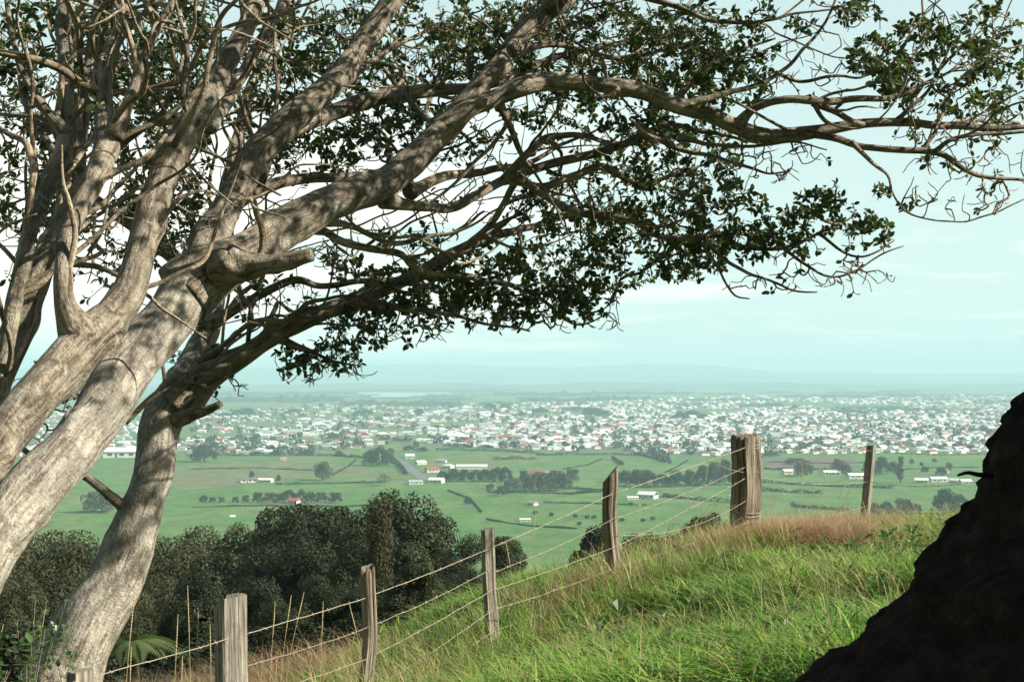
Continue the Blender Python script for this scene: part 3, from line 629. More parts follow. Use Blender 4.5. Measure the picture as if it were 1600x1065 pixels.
# ------------------------------------------------------------------ fence
FP = [ # top px, py, base px, d, radius, squareness, material, lean label
 (128, 1046, 128, 9.3, .075, .8, 'post', 'flat-topped square grey post at the foot of the tree'),
 (366, 932, 372, 10.5, .118, .55, 'post', 'thick grey post with one corner of its top split away'),
 (572, 890, 576, 11.5, .056, .5, 'oldpost', 'thin splintered post with a frayed top'),
 (761, 826, 773, 13, .062, .7, 'post', 'narrow squared post leaning left with a flat top'),
 (953, 740, 967, 14.5, .07, .5, 'oldpost', 'crooked weathered post with a slanted pointed top and dark grooves'),
 (1165, 682, 1166, 16.5, .152, .25, 'oldpost', 'stout deeply furrowed strainer post bound with wire'),
 (1362, 695, 1346, 19, .062, .85, 'post', 'straight sawn post leaning right with one bright face')]
fence = thing('wire_fence', 'old barbed wire fence of weathered timber posts climbing to the right along the hill edge', 'fence', (-2.0, 10.5, float(zg(-2.0, 10.5))))
FO = np.array(fence.location); POSTS = []
for k, (tx, ty, bx, d, r, sq, mt, lb) in enumerate(FP):
    top = P(tx, ty, d); b = P(bx, 1000, d); gx, gy = b[0], b[1]; bot = np.array([gx, gy, float(zg(gx, gy)) - .35])
    n = 46; t = np.linspace(0, 1, n)[:, None]; c = bot * (1 - t) + top * t
    rs = np.random.default_rng(50 + k)
    wob = np.stack([noise3(np.column_stack([t[:, 0] * 3 + k * 7, t[:, 0] * 0, t[:, 0] * 0 + q]), 5 + q) for q in range(3)], -1); wob[:, 2] = 0
    c = c + wob * r * (.12 if k == 5 else .5 if sq < .6 else .15); 
    rz = rs.uniform(0, 1.5)
    def rf(a, sq=sq, rz=rz):
        b = a + rz; box = 1 / np.maximum(np.abs(np.cos(b)), np.abs(np.sin(b))); return (1 - sq) + sq * np.minimum(box, 1.3) * .88
    mb = MB(); tube(mb, c - FO, np.full(n, r), 40, .1, 60 + k, grooves=.15 if k == 5 else (.24 if mt == 'oldpost' else .10), rfun=rf)
    v = mb.v[0].reshape(n, 40, 3)         # shape the head: slanted or frayed
    ctr = (c - FO)[-1]
    off = v[-1] - ctr
    if k == 4: dz = off[:, 0] * 1.1
    elif k == 2: dz = .035 * np.sin(np.arange(40) * 1.9) + .02 * rs.normal(size=40)
    elif k == 5: dz = .03 * np.sin(np.arange(40) * 2.3) + .012 * rs.normal(size=40)
    elif k == 1: dz = np.where(off[:, 0] < -.045, -.045 + off[:, 0] * .25, off[:, 0] * .10 + .01)
    else: dz = off[:, 0] * .12
    for q in range(1, 5): v[-q, :, 2] += dz * (1 - (q - 1) / 4)
    mb.v[0] = v.reshape(-1, 3)
    o = link('fence_post', mb.mesh('fence_post', [M[mt]], False), fence); o['label'] = lb
    POSTS.append((top, bot + np.array([0, 0, .35]), r))
def on_post(k, frac, side=-1):
    a, b, r = POSTS[k]; p = a + (b - a) * frac; q = p.copy(); q[1] -= r * .95; return q
def wire(pts, sag, label=None, barbs=True, r=.0032, name='wire'):
    mb = MB(); allc = []
    for a, b in zip(pts[:-1], pts[1:]):
        n = 14; t = np.linspace(0, 1, n)[:, None]; c = a * (1 - t) + b * t; c[:, 2] -= sag * 4 * (t * (1 - t))[:, 0] * np.linalg.norm(b - a)
        c[1:-1] += rng.normal(0, .0018, (n - 2, 3)); allc.append(c if not allc else c[1:])
    c = np.vstack(allc); s_ = np.linspace(0, len(c) * 3 * 6.28 / 4, len(c))
    tube(mb, c - FO, np.full(len(c), r), 6)
    if barbs:
        L = np.concatenate([[0], np.cumsum(np.linalg.norm(np.diff(c, axis=0), axis=1))])
        for s0 in np.arange(.1, L[-1], .16):
            p = np.array([np.interp(s0, L, c[:, q]) for q in range(3)]) - FO; d = rng.normal(0, 1, 3); d /= np.linalg.norm(d)
            tube(mb, np.array([p - d * .02, p, p + d * .02]), np.array([.0015, .0045, .0015]), 4)
            e = rng.normal(0, 1, 3); e /= np.linalg.norm(e); tube(mb, np.array([p - e * .018, p, p + e * .018]), np.array([.0015, .004, .0015]), 4)
    o = link(name, mb.mesh(name, [M['wire']], True), fence)
    if label: o['label'] = label
endp = P(1530, 785, 14.5)
wire([P(60, 1085, 8.6), on_post(0, .05), on_post(1, .23), on_post(2, .19), on_post(3, .16), on_post(4, .17), on_post(5, .08)], .004, 'tight top strand of barbed wire', r=.0032)
wire([on_post(1, .62), on_post(2, .62), on_post(3, .50), on_post(4, .62), on_post(5, .35)], .006, r=.0026)
wire([on_post(1, .85), on_post(2, .86), on_post(3, .66), on_post(4, .80), on_post(5, .75)], .008, r=.0025)
wire([on_post(2, .98), on_post(3, .83), on_post(4, .95), on_post(5, .95)], .006, r=.0032)
wire([on_post(1, .42), on_post(2, .40), on_post(3, .33)], .012, r=.0023)
wire([on_post(3, .36), on_post(4, .38), on_post(5, .25)], .014, r=.0023)
wire([on_post(4, .52), on_post(5, .55)], .05, 'slack loop of wire sagging beside the stout post', False, r=.0025)
for f1, f2, ey, sg in ((.09, .06, 712, .01), (.33, .42, 752, .02), (.68, .7, 790, .03), (.86, .9, 815, .01)):
    wire([on_post(5, f1), on_post(6, f2), P(1560, ey - 5, 15.5)], sg, r=.003)
for f in (.07, .10, .32, .66, .69, .74):     # turns of wire round the strainer
    a, b, r = POSTS[5]; ctr = a + (b - a) * f; an = np.linspace(0, 6.4, 26)
    c = np.stack([ctr[0] + np.cos(an) * r * 1.08, ctr[1] + np.sin(an) * r * 1.08, ctr[2] + .02 * np.sin(an + f * 9) + 0 * an], -1)
    mb = MB(); tube(mb, c - FO, np.full(26, .004), 5); link('wire_binding', mb.mesh('wire_binding', [M['wire']], True), fence)
for _ in range(5):                            # loose curled ends left of the strainer
    p0 = on_post(5, rng.uniform(.05, .75)); pts = [p0]; d = np.array([-1, -.2, rng.uniform(-.2, .25)])
    for q in range(7):
        d = d + rng.normal(0, .28, 3); d /= np.linalg.norm(d); pts.append(pts[-1] + d * .13)
    c = catmull(np.array(pts), .04); mb = MB(); tube(mb, c - FO, np.full(len(c), .0028), 5); link('loose_wire', mb.mesh('loose_wire', [M['wire']], True), fence)

# ------------------------------------------------------------------ earth bank on the right
def bank():
    prof = [(1665, 560), (1600, 583), (1575, 600), (1563, 622), (1558, 660), (1546, 692), (1538, 720), (1534, 745), (1520, 772), (1505, 800), (1490, 828), (1462, 850), (1445, 875), (1405, 905), (1388, 945), (1374, 966), (1345, 985), (1310, 1010), (1280, 1038), (1255, 1062), (1205, 1110), (1130, 1180), (1050, 1270)]
    w = np.array([P(a + 34 + 32 * min(1, max(0, (b - 700) / 330)) + 34 * min(1, max(0, (720 - b) / 110)), b, 5.6) for a, b in prof]); zs = w[::-1, 2]; xs = w[::-1, 0]
    zs = np.concatenate([zs, [zs[-1] + .3, zs[-1] + .42]]); xs = np.concatenate([xs, [xs[-1] + .1, xs[-1] + .6]])
    s_ = np.concatenate([[0], np.cumsum(np.hypot(np.diff(xs), np.diff(zs)))]); ss = np.linspace(0, s_[-1], 130)
    X = np.interp(ss, s_, xs); Z = np.interp(ss, s_, zs); X = np.concatenate([X, X[-1] + np.linspace(.15, 7, 20)]); Z = np.concatenate([Z, Z[-1] + .1 * np.sin(np.linspace(0, 3, 20))])
    ys = np.linspace(2.4, 6.9, 110); V = []
    for y in ys:
        k = ((y - 5.6) / 1.3) ** 2; h = np.clip((Z - Z[0]) / (Z[110] - Z[0]), 0, 1)
        x = X + (.16 * k if y < 5.6 else .55 * k); z = Z - (0.0 if y < 6.1 else ((y - 6.1) / .8) ** 2 * 1.2) * h
        x = np.where(y < 5.6, x + .25 * (5.6 - y), x)
        V.append(np.stack([x, np.full_like(x, y), z], -1))
    V = np.array(V); q = V * np.array([4.5, 4.5, 4.5])
    V[..., 0] -= .045 * fbm(q, 4, 3) + .03 * noise3(V * 20, 8) + .014 * noise3(V * 45, 9); V[..., 2] += .05 * fbm(q + 9, 3, 5); V[..., 1] += .05 * fbm(q + 30, 3, 7)
    n, m_ = V.shape[:2]; i = np.arange(n - 1)[:, None] * m_; j = np.arange(m_ - 1)[None]
    qd = np.stack([i + j, i + m_ + j, i + m_ + j + 1, i + j + 1], -1).reshape(-1, 4)
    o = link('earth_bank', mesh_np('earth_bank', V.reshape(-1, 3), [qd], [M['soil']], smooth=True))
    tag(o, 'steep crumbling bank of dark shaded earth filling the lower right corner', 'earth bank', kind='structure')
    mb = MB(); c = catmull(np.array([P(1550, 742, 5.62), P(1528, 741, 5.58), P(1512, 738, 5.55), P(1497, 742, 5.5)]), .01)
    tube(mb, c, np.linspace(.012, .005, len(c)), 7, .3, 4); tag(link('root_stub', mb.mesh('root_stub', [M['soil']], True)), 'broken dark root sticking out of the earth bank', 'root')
bank()

# ------------------------------------------------------------------ grass
def blades(pos, h, w, lean, hue, seg=3):
    """curved tapering blades; pos (n,3)."""
    n = len(pos); az = rng.uniform(0, 2 * math.pi, n); fa = az + rng.normal(0, .5, n) + math.pi / 2
    dx = np.stack([np.cos(az), np.sin(az), 0 * az], -1); sx = np.stack([np.cos(fa), np.sin(fa), 0 * fa], -1)
    V = []; H = []
    for k in range(seg + 1):
        t = k / seg; ctr = pos + dx * (lean * h * t ** 2)[:, None] + np.array([0, 0, 1.]) * (h * (t - .45 * np.minimum(lean, 1) * t * t))[:, None]
        if k < seg:
            ww = w * (1 - t * .55); V += [ctr - sx * ww[:, None] / 2, ctr + sx * ww[:, None] / 2]
        else: V += [ctr]
    V = np.stack(V, 1); nv = V.shape[1]; o_ = (np.arange(n) * nv)[:, None]
    polys = [o_ + np.array([2 * k, 2 * k + 1, 2 * k + 3, 2 * k + 2]) for k in range(seg - 1)]
    tri = o_ + np.array([2 * seg - 2, 2 * seg - 1, 2 * seg])
    return V.reshape(-1, 3), [np.concatenate(polys), tri], np.repeat(hue, nv)
def scatter(n, cond, xr, yr):
    out = []
    while sum(map(len, out)) < n:
        x = rng.uniform(*xr, n); y = rng.uniform(*yr, n); k = cond(x, y); out.append(np.stack([x[k], y[k]], -1))
    return np.concatenate(out)[:n]
def vis(x, y):
    z = zg(x, y); px, py = to_px(np.stack([x, y, z], -1)); return (px > -60) & (px < 1680) & (py < 1150)
def edge(x, y): return (y - yf(x)) * .62
def grass():
    # clumps
    cl = scatter(3400, lambda x, y: vis(x, y) & (((x - 3.25) / 1.0) ** 2 + ((y - 16.4) / .9) ** 2 > 1) & (edge(x, y) < 2.6 + .9 * n2(x, y, 1.5, 40)) & (np.hypot(x, y) > 5.5) & (n2(x, y, .55, 48, 2) > -.55), (-5, 12), (5, 27))
    P_, H_, W_, L_, U_ = [], [], [], [], []
    ch = .5 + .5 * n2(cl[:, 0], cl[:, 1], 1.1, 41); cd = .5 + .6 * n2(cl[:, 0], cl[:, 1], .9, 44)
    for (x, y), a, b in zip(cl, ch, cd):
        e = edge(x, y); k = int(rng.integers(20, 40)); rr = np.abs(rng.normal(0, .13, k)); an = rng.uniform(0, 6.28, k)
        xx = x + rr * np.cos(an); yy = y + rr * np.sin(an)
        dryf = (x < 4.0) * np.clip(1 - abs(e - .4) / 1.0, 0, 1) * .25 + max(0, b - .75) * .9
        dry = rng.random(k) < min(.8, .06 + dryf)
        hh = rng.uniform(.16, .46, k) * (.35 + 1.0 * np.clip(a, 0, 1.2)) * (1 - .42 * np.clip((y - 12) / 6, 0, 1)); hh = np.where(dry, hh * 1.5, hh)
        u = np.where(dry, rng.uniform(.62, .86, k), np.clip(rng.normal(.40 + .25 * (b - .5), .15, k), 0, .64))
        P_.append(np.stack([xx, yy], -1)); H_.append(hh); W_.append(np.where(dry, .006, rng.uniform(.009, .024, k))); L_.append(rng.uniform(.35, 1.75, k)); U_.append(u)
    p = np.concatenate(P_); z = zg(p[:, 0], p[:, 1]) - .02
    v, f, u = blades(np.column_stack([p, z]), *[np.concatenate(q) for q in (H_, W_, L_, U_)])
    tag(link('grass', mesh_np('grass', v, f, [M['grass']], attrs={'hue': u})), 'lush green grass covering the near slope', 'grass', kind='stuff')
    cl = scatter(430, lambda x, y: vis(x, y) & (x < 3.2) & (np.abs(edge(x, y) - .15) < .85) & (((x - 3.25) / .8) ** 2 + ((y - 16.4) / .8) ** 2 > 1), (-4, 5), (8, 20)); P_, H_, U_ = [], [], []
    for x, y in cl:
        k = int(rng.integers(14, 30)); dry = rng.random() < .38; rr = np.abs(rng.normal(0, .09, k)); an = rng.uniform(0, 6.28, k); P_.append(np.stack([x + rr * np.cos(an), y + rr * np.sin(an)], -1))
        H_.append(rng.uniform(.25, .62, k) * rng.uniform(.6, 1.1)); U_.append(rng.uniform(.66, .84, k) if dry else np.clip(rng.normal(.36, .12, k), 0, .62))
    p = np.concatenate(P_); n = len(p); v, f, u = blades(np.column_stack([p, zg(p[:, 0], p[:, 1]) - .02]), np.concatenate(H_), rng.uniform(.006, .013, n), rng.uniform(.2, 1.1, n), np.concatenate(U_))
    tag(link('tall_grass', mesh_np('tall_grass', v, f, [M['grass']], attrs={'hue': u})), 'tall rank grass growing up through the fence wires', 'grass', kind='stuff')
    # rusty dry mound round the strainer and dead bracken by the thick post
    P_ = []; 
    for cx, cy, d, sx, sy, n in ((1240, 850, 16.4, .5, .45, 6000), (1225, 850, 16.0, .36, .22, 5000), (1130, 875, 15.6, .35, .3, 1500), (1335, 815, 18.6, .35, .4, 1500), (455, 1040, 10.9, .28, .25, 2600), (330, 1045, 13.6, .8, .6, 7000), (940, 905, 14.2, .3, .3, 1200)):
        q = P(cx, cy, d); P_.append(np.stack([q[0] + rng.normal(0, sx, n), d + rng.normal(0, sy, n)], -1))
    p = np.concatenate(P_); n = len(p); z = zg(p[:, 0], p[:, 1]) - .02
    v, f, u = blades(np.column_stack([p, z]), rng.uniform(.16, .56, n), np.full(n, .005), rng.uniform(.3, 1.6, n), np.where(rng.random(n) < .55, rng.uniform(.88, 1, n), rng.uniform(.70, .88, n)))
    tag(link('dead_grass', mesh_np('dead_grass', v, f, [M['grass']], attrs={'hue': u})), 'rusty brown dead grass heaped round the stout fence post', 'grass', kind='stuff')
    # straw stems along the wires
    p = scatter(1000, lambda x, y: vis(x, y) & (x < 4.4) & (np.abs(edge(x, y) - .3) < .9), (-4, 8), (7, 24)); n = len(p); z = zg(p[:, 0], p[:, 1])
    v, f, u = blades(np.column_stack([p, z]), rng.uniform(.25, .62, n), np.full(n, .0042), rng.uniform(.1, .7, n), rng.uniform(.72, .82, n))
    tag(link('straw', mesh_np('straw', v, f, [M['grass']], attrs={'hue': u})), 'pale straw stems standing along the fence wires', 'grass', kind='stuff')
def weeds():
    p = scatter(420, lambda x, y: vis(x, y) & (edge(x, y) < 1.5) & (np.hypot(x, y) > 7.5) & (n2(x, y, 1.3, 52, 2) > .05), (-4, 9), (7, 20)); V = []
    for x, y in p:
        z = float(zg(x, y)); h0 = rng.uniform(.02, .2)
        for q in range(int(rng.integers(5, 11))):
            az = rng.uniform(0, 6.28); el = rng.uniform(.1, 1.1); d = np.array([math.cos(az) * math.cos(el), math.sin(az) * math.cos(el), math.sin(el)]); sd = np.array([-math.sin(az), math.cos(az), 0]); nn = np.cross(sd, d)
            L = rng.uniform(.06, .17); W = L * rng.uniform(.16, .3); b = np.array([x, y, z + h0 * rng.random()])
            V.append([b, b + d * L * .5 + sd * W - nn * .05 * L, b + d * L - np.array([0, 0, .25 * L]), b + d * L * .5 - sd * W - nn * .05 * L])
    V = np.array(V); tag(link('weeds', mesh_np('weeds', V.reshape(-1, 3), [np.arange(len(V) * 4).reshape(-1, 4)], [M['shrubleaf']])), 'broad leaved weeds scattered through the green slope', 'weeds', kind='stuff')
    p = scatter(1300, lambda x, y: vis(x, y) & (edge(x, y) < 1.2) & (np.hypot(x, y) > 7) & (n2(x, y, 1.6, 55, 2) > -.1), (-4, 9), (7, 20)); n = len(p)
    v, f, u = blades(np.column_stack([p, zg(p[:, 0], p[:, 1])]), rng.uniform(.25, .72, n), np.full(n, .005), rng.uniform(.2, 1.5, n), rng.uniform(.68, .84, n))
    tag(link('dry_stems', mesh_np('dry_stems', v, f, [M['grass']], attrs={'hue': u})), 'dry pale stems tangled in the green slope', 'grass', kind='stuff')
grass(); weeds()
M['straw'] = mat('straw_stalk', (.50, .40, .22), .7, .1)
STALK = [(293, 915, 300, 1060, 10.2), (278, 960, 270, 1060, 10.1), (328, 975, 332, 1060, 10.2), (210, 925, 190, 1060, 9.9), (310, 955, 305, 1060, 10.6), (205, 1010, 200, 1070, 9.8), (285, 1025, 280, 1065, 9.9), (430, 940, 420, 1030, 11), (455, 930, 435, 1030, 11.2), (475, 925, 440, 1030, 11), (545, 940, 575, 1010, 11.1), (505, 940, 500, 1020, 11.3),
 (838, 795, 820, 900, 13.5), (880, 860, 850, 950, 13.6), (790, 845, 808, 905, 13.3), (1255, 712, 1250, 830, 17), (1230, 760, 1240, 850, 17.2), (1275, 755, 1262, 840, 17.4), (1290, 760, 1270, 850, 17.1), (1320, 755, 1300, 850, 17.6), (1200, 765, 1205, 860, 16.5), (1215, 775, 1190, 850, 16.4), (1330, 760, 1310, 840, 17.9), (1105, 730, 1092, 850, 15.4), (1070, 765, 1095, 850, 15.5), (1130, 780, 1060, 880, 15.3), (1110, 790, 1050, 870, 15), (1400, 800, 1395, 850, 17.5), (1345, 872, 1310, 970, 11.5), (1250, 910, 1235, 1010, 10), (1220, 980, 1222, 1060, 9.3), (1265, 970, 1250, 1010, 10), (1060, 900, 1040, 960, 12.5)]
for i, (tx, ty, bx, by, d) in enumerate(STALK):
    b = P(bx, by, d); b[2] = float(zg(b[0], b[1])); t = P(tx, ty, d); mid = (b + t) / 2 + np.array([(b[0] - t[0]) * .18, 0, .02])
    st = thing('grass_stalk', 'tall dry seed stalk of grass standing by the fence', 'grass stalk', b, group='tall dry grass stalks along the fence')
    c = catmull(np.array([b, mid, t]) - b, .05); mb = MB(); tube(mb, c, np.linspace(.0028, .0016, len(c)), 5); link('stem', mb.mesh('stem', [M['straw']]), st)
    mb = MB(); L = len(c); k0 = int(L * .72); hc = catmull(c[k0:] + np.array([0, 0, .004]), .006); tube(mb, hc, .0022 + .0055 * rng.uniform(.2, 1, len(hc)) * np.abs(np.sin(np.arange(len(hc)) * .83)) * np.sin(np.linspace(.25, 3.0, len(hc))), 6)
    link('seed_head', mb.mesh('seed_head', [M['straw']]), st)

# ------------------------------------------------------------------ vegetation prototypes
def crown_mesh(name, m, W, H, n, leaf, seed, lobes=26, shape='dome', gaps=.0):
    """crown built of leaf clumps through several uneven lobes; base of the crown at z=0."""
    rs = np.random.default_rng(seed); C = []; R = []
    for k in range(lobes):
        t = (k + .5) / lobes; az = k * 2.39996 + rs.normal(0, .5)
        if shape == 'dome': rad = math.sqrt(1 - (1 - t * 1.15) ** 2 if 1 - t * 1.15 > -1 else 0) * .34 * W; z = H * (.93 - .74 * t) * rs.uniform(.85, 1.1); rr = rs.uniform(.11, .22) * W
        elif shape == 'cone': z = H * (1 - t) * .92 + .04 * H; rad = (.04 + .34 * t) * W; rr = (.05 + .12 * t) * W * rs.uniform(.8, 1.2)
        elif shape == 'column': z = H * (.06 + .88 * (1 - t)); rad = .18 * W * rs.uniform(.2, 1.2); rr = rs.uniform(.22, .34) * W
        else: z = H * rs.uniform(.25, .62); rad = math.sqrt(rs.uniform()) * .36 * W; rr = rs.uniform(.13, .22) * W
        C.append((rad * math.cos(az), rad * math.sin(az), z)); R.append(rr)
    C = np.array(C) + rs.normal(0, .03 * W, (lobes, 3)); R = np.array(R)
    k = rs.choice(lobes, n, p=R ** 2 / np.sum(R ** 2)); d = rs.normal(0, 1, (n, 3)); d /= np.linalg.norm(d, axis=1)[:, None]
    rad = R[k] * rs.uniform(.55, 1.12, n) ** .5; p = C[k] + d * rad[:, None] * np.array([1, 1, .85])
    keep = (p[:, 2] > .0) & (fbm(p / W * 7, 2, seed) > gaps - .75); p = p[keep]; d = d[keep]; n = len(p)
    nn = d + rs.normal(0, .36, (n, 3)) + np.array([0, 0, .1]); nn /= np.linalg.norm(nn, axis=1)[:, None]
    a = np.cross(nn, rs.normal(0, 1, (n, 3))); a /= np.linalg.norm(a, axis=1)[:, None] + 1e-9; b = np.cross(nn, a)
    s1 = (leaf * rs.uniform(.5, 1.2, n))[:, None]; s2 = s1 * rs.uniform(.45, .8, n)[:, None]
    V = np.stack([p - a * s1, p - b * s2 + nn * s1 * .15, p + a * s1, p + b * s2 - nn * s1 * .1], 1)
    q = np.arange(n * 4).reshape(n, 4)
    return mesh_np(name, V.reshape(-1, 3), [q], [m])
def trunk_mesh(name, h, r, spread, seed, nl=5):
    rs = np.random.default_rng(seed); mb = MB()
    c = catmull(np.array([[0, 0, -.4], [0, 0, 0], [rs.normal(0, .03) * h, rs.normal(0, .03) * h, h * .4], [rs.normal(0, .04) * h, 0, h * .8]]), h / 10)
    tube(mb, c, np.linspace(r * 1.3, r * .35, len(c)), 9, .1, seed)
    for k in range(nl):
        az = k * 2.4 + rs.normal(0, .3); z0 = h * rs.uniform(.3, .6); s_ = spread * rs.uniform(.6, 1)
        cc = catmull(np.array([[0, 0, z0], [math.cos(az) * s_ * .5, math.sin(az) * s_ * .5, z0 + h * .14], [math.cos(az) * s_, math.sin(az) * s_, z0 + h * .34]]), h / 10)
        tube(mb, cc, np.linspace(r * .5, r * .12, len(cc)), 6, .1, seed + k)
    return mb.mesh(name, [M['trunk']], True)
def proto(name, m, W, H, n, leaf, seed, shape, lift, cat, **kw):
    """returns a maker: crown over a trunk, unit = metres."""
    tm = trunk_mesh('trunk', H * .8 + lift, .022 * H + .08, W * .3, seed); cm = crown_mesh('crown', m, W, H, n, leaf, seed, shape=shape, **kw)
    state = {}
    def place(loc, sc, label, group=None, rz=None):
        rz = rng.uniform(0, 6.28) if rz is None else rz
        if 'o' not in state:
            o = thing(name, label, cat, loc, rz, group); link('trunk', tm, o); link('crown', cm, o, (0, 0, lift)); state['o'] = o
            o.scale = sc if hasattr(sc, '__len__') else (sc, sc, sc)
        else:
            o = dup(state['o'], loc, rz, sc, label); 
            if group: o['group'] = group
            elif 'group' in o: del o['group']
        o['W'] = 0.0; del o['W']
        return o
    place.W = W; place.H = H + lift
    return place
# near wood on the slope: unit crowns 9 m wide, 9 m high
M['bush4'] = leaf_mat('bush_green', (.018, .029, .010), (.048, .062, .022), .05, .55, .35, .2)
NW = [proto('bush_tree', M[('bush1', 'bush4', 'bush1')[k]], 9, 9, (24000, 20000, 26000)[k], (.13, .16, .11)[k], 101 + k, 'dome', 3, 'tree', lobes=(26, 18, 34)[k], gaps=.12) for k in range(3)]
NO = [proto('bush_tree', M['bush2'], 9, 9, 20000, .13, 111 + k, 'dome', 3, 'tree', lobes=26, gaps=.12) for k in range(2)]
NC = proto('bush_tree', M['bush2'], 5, 10, 11000, .15, 121, 'column', 1.5, 'tree', lobes=34)
NB = [proto('scrub_bush', M['bush3'], 4, 2.6, 5000, .13, 131 + k, 'bush', 0, 'bush') for k in range(2)]
NR = proto('round_bush', M['bush1'], 5, 4.4, 6000, .15, 141, 'dome', 0, 'bush', lobes=30)
def slope_tree(maker, px, top, d, wpx, label, group=None):
    x = (px - 800) / FPX * d; z = float(zg(x, d)); t = P(px, top, d)[2]; sw = wpx / FPX * d / maker.W; sh = (t - z) / maker.H; sw = max(sw, min(sh, 1.6) * (.85 if maker is not NC else .5))
    return maker((x, d, z), (sw, sw, max(sh, .2)), label, group)
GW = 'dark native trees on the slope below the fence'
LW = 'dark leafy tree in the dense wood below the fence'
LO = 'greyish olive tree in the wood behind the leaning trunks'
slope_tree(NW[0], 628, 776, 92, 190, 'tallest dark tree with a broad domed crown in the wood below the fence')
slope_tree(NC, 592, 786, 52, 50, 'slim olive brown conical tree standing in front of the tallest dome in the wood')
slope_tree(NW[1], 466, 795, 105, 30, 'small dark rounded treetop poking up at the left shoulder of the wood')
for px, top, d, w, k in ((520, 800, 88, 130, 1), (445, 815, 84, 120, 2), (560, 812, 80, 110, 0), (672, 818, 88, 90, 1), (480, 850, 66, 110, 0), (560, 850, 62, 120, 2), (640, 850, 66, 130, 1), (410, 860, 68, 110, 2), (350, 870, 78, 110, 1), (728, 846, 86, 44, 2), (700, 866, 70, 70, 0), (788, 842, 80, 40, 1), (400, 905, 48, 110, 0), (500, 905, 46, 120, 2), (610, 905, 46, 120, 1), (310, 900, 52, 100, 2), (690, 900, 50, 90, 2), (740, 892, 60, 50, 0), (330, 940, 40, 120, 1), (440, 945, 38, 120, 2), (540, 940, 37, 110, 0), (650, 935, 36, 90, 1)):
    slope_tree(NW[k], px, top, d, w, LW, GW)
GO = 'olive trees behind the leaning trunks'
for px, top, d, w, k in ((60, 842, 100, 90, 0), (110, 848, 95, 80, 1), (20, 850, 90, 90, 1), (275, 846, 105, 70, 0), (330, 838, 110, 80, 1), (385, 830, 108, 80, 0), (250, 868, 84, 80, 1), (300, 860, 86, 80, 0), (150, 855, 90, 80, 0), (80, 890, 66, 100, 1), (20, 905, 60, 110, 0), (145, 905, 62, 90, 1), (240, 900, 64, 90, 0), (190, 930, 50, 100, 1)):
    slope_tree(NO[k], px, top, d, w, LO, GO)
for k in range(58):
    px = rng.uniform(815, 1150); d = rng.uniform(78, 108); x = (px - 800) / FPX * d; z = float(zg(x, d))
    NB[k % 2]((x, d, z - .1), rng.uniform(.5, 1.0), 'low brown scrub bush on the knoll behind the fence', 'brown scrub bushes on the knoll')
slope_tree(NR, 938, 826, 88, 34, 'dark round bush on the scrubby knoll beside the crooked post')
slope_tree(NR, 1086, 815, 96, 20, 'small dark bush among brown scrub, left one of the two by the stout post')
slope_tree(NR, 1114, 811, 96, 20, 'small dark bush among brown scrub, right one of the two by the stout post')
for px, top, d, w in ((180, 985, 30, 150), (260, 1010, 27, 130), (330, 1000, 30, 140), (410, 985, 30, 130), (480, 975, 30, 120), (560, 965, 31, 120), (120, 1000, 26, 150), (40, 990, 28, 150), (300, 1030, 22, 120), (200, 1035, 21, 120), (640, 955, 34, 100)):
    slope_tree(NR, px, top, d, w, 'dark undergrowth bush in the gully below the lowest fence posts', 'undergrowth bushes in the gully')
# tree fern and leafy shrub at the foot of the left tree
def fern():
    d = 19; t = P(205, 1003, d); z = float(zg(t[0], d)); o = thing('tree_fern', 'tree fern with spreading light green fronds in the dark gully beside the leaning trunk', 'tree fern', (t[0], d, z))
    h = t[2] - z; mb = MB(); c = catmull(np.array([[0, 0, -.3], [.05, 0, h * .5], [0, 0, h]]), .2); tube(mb, c, np.full(len(c), .07), 9, .3, 3); link('trunk', mb.mesh('trunk', [M['trunk']], True), o)
    for k in range(15):
        az = k * 2.4; L = rng.uniform(.55, .85); V = []; F = []; n = 24
        for q in range(n):
            s_ = q / n; cx = L * s_; cz = h + .25 * s_ - .42 * s_ * s_; w = .17 * math.sin(math.pi * (s_ * .9 + .08))
            for sd in (-1, 1):
                b = len(V); V += [(cx, 0, cz), (cx + .004, sd * w * .5, cz + .012), (cx + .022, sd * w, cz - .04), (cx + .013, sd * .012, cz)]; F.append([b, b + 1, b + 2, b + 3])
        V = np.array(V); R = np.array([[math.cos(az), -math.sin(az), 0], [math.sin(az), math.cos(az), 0], [0, 0, 1]])
        link('frond', mesh_np('frond', V @ R.T, [np.array(F)], [M['fern']]), o)
fern()
def shrub(px, py, d, label, n, R, hgt):
    b = P(px, py, d); z = float(zg(b[0], b[1])); o = thing('leafy_shrub', label, 'shrub', (b[0], b[1], z)); V = []; mb = MB()
    for k in range(n):
        az = rng.uniform(0, 6.28); t = np.array([math.cos(az) * R * rng.uniform(.2, 1), math.sin(az) * R * rng.uniform(.2, 1), hgt * rng.uniform(.35, 1)])
        c = catmull(np.array([[0, 0, 0], t * np.array([.35, .35, .6]), t]), .06); tube(mb, c, np.linspace(.006, .0025, len(c)), 5)
        for q in range(11):
            p = c[rng.integers(len(c) // 2, len(c))]; d_ = rng.normal(0, 1, 3); d_[2] = abs(d_[2]) * .5; d_ /= np.linalg.norm(d_); s_ = np.cross(d_, [0, 0, 1.0]); s_ /= np.linalg.norm(s_) + 1e-9; nn = np.cross(s_, d_)
            L = rng.uniform(.05, .1); V.append([p, p + d_ * L * .5 + s_ * L * .3 + nn * .1 * L, p + d_ * L, p + d_ * L * .5 - s_ * L * .3 + nn * .1 * L])
    link('stems', mb.mesh('stems', [M['twigbark']], True), o)
    V = np.array(V); link('foliage', mesh_np('foliage', V.reshape(-1, 3), [np.arange(len(V) * 4).reshape(-1, 4)], [M['shrubleaf']]), o)
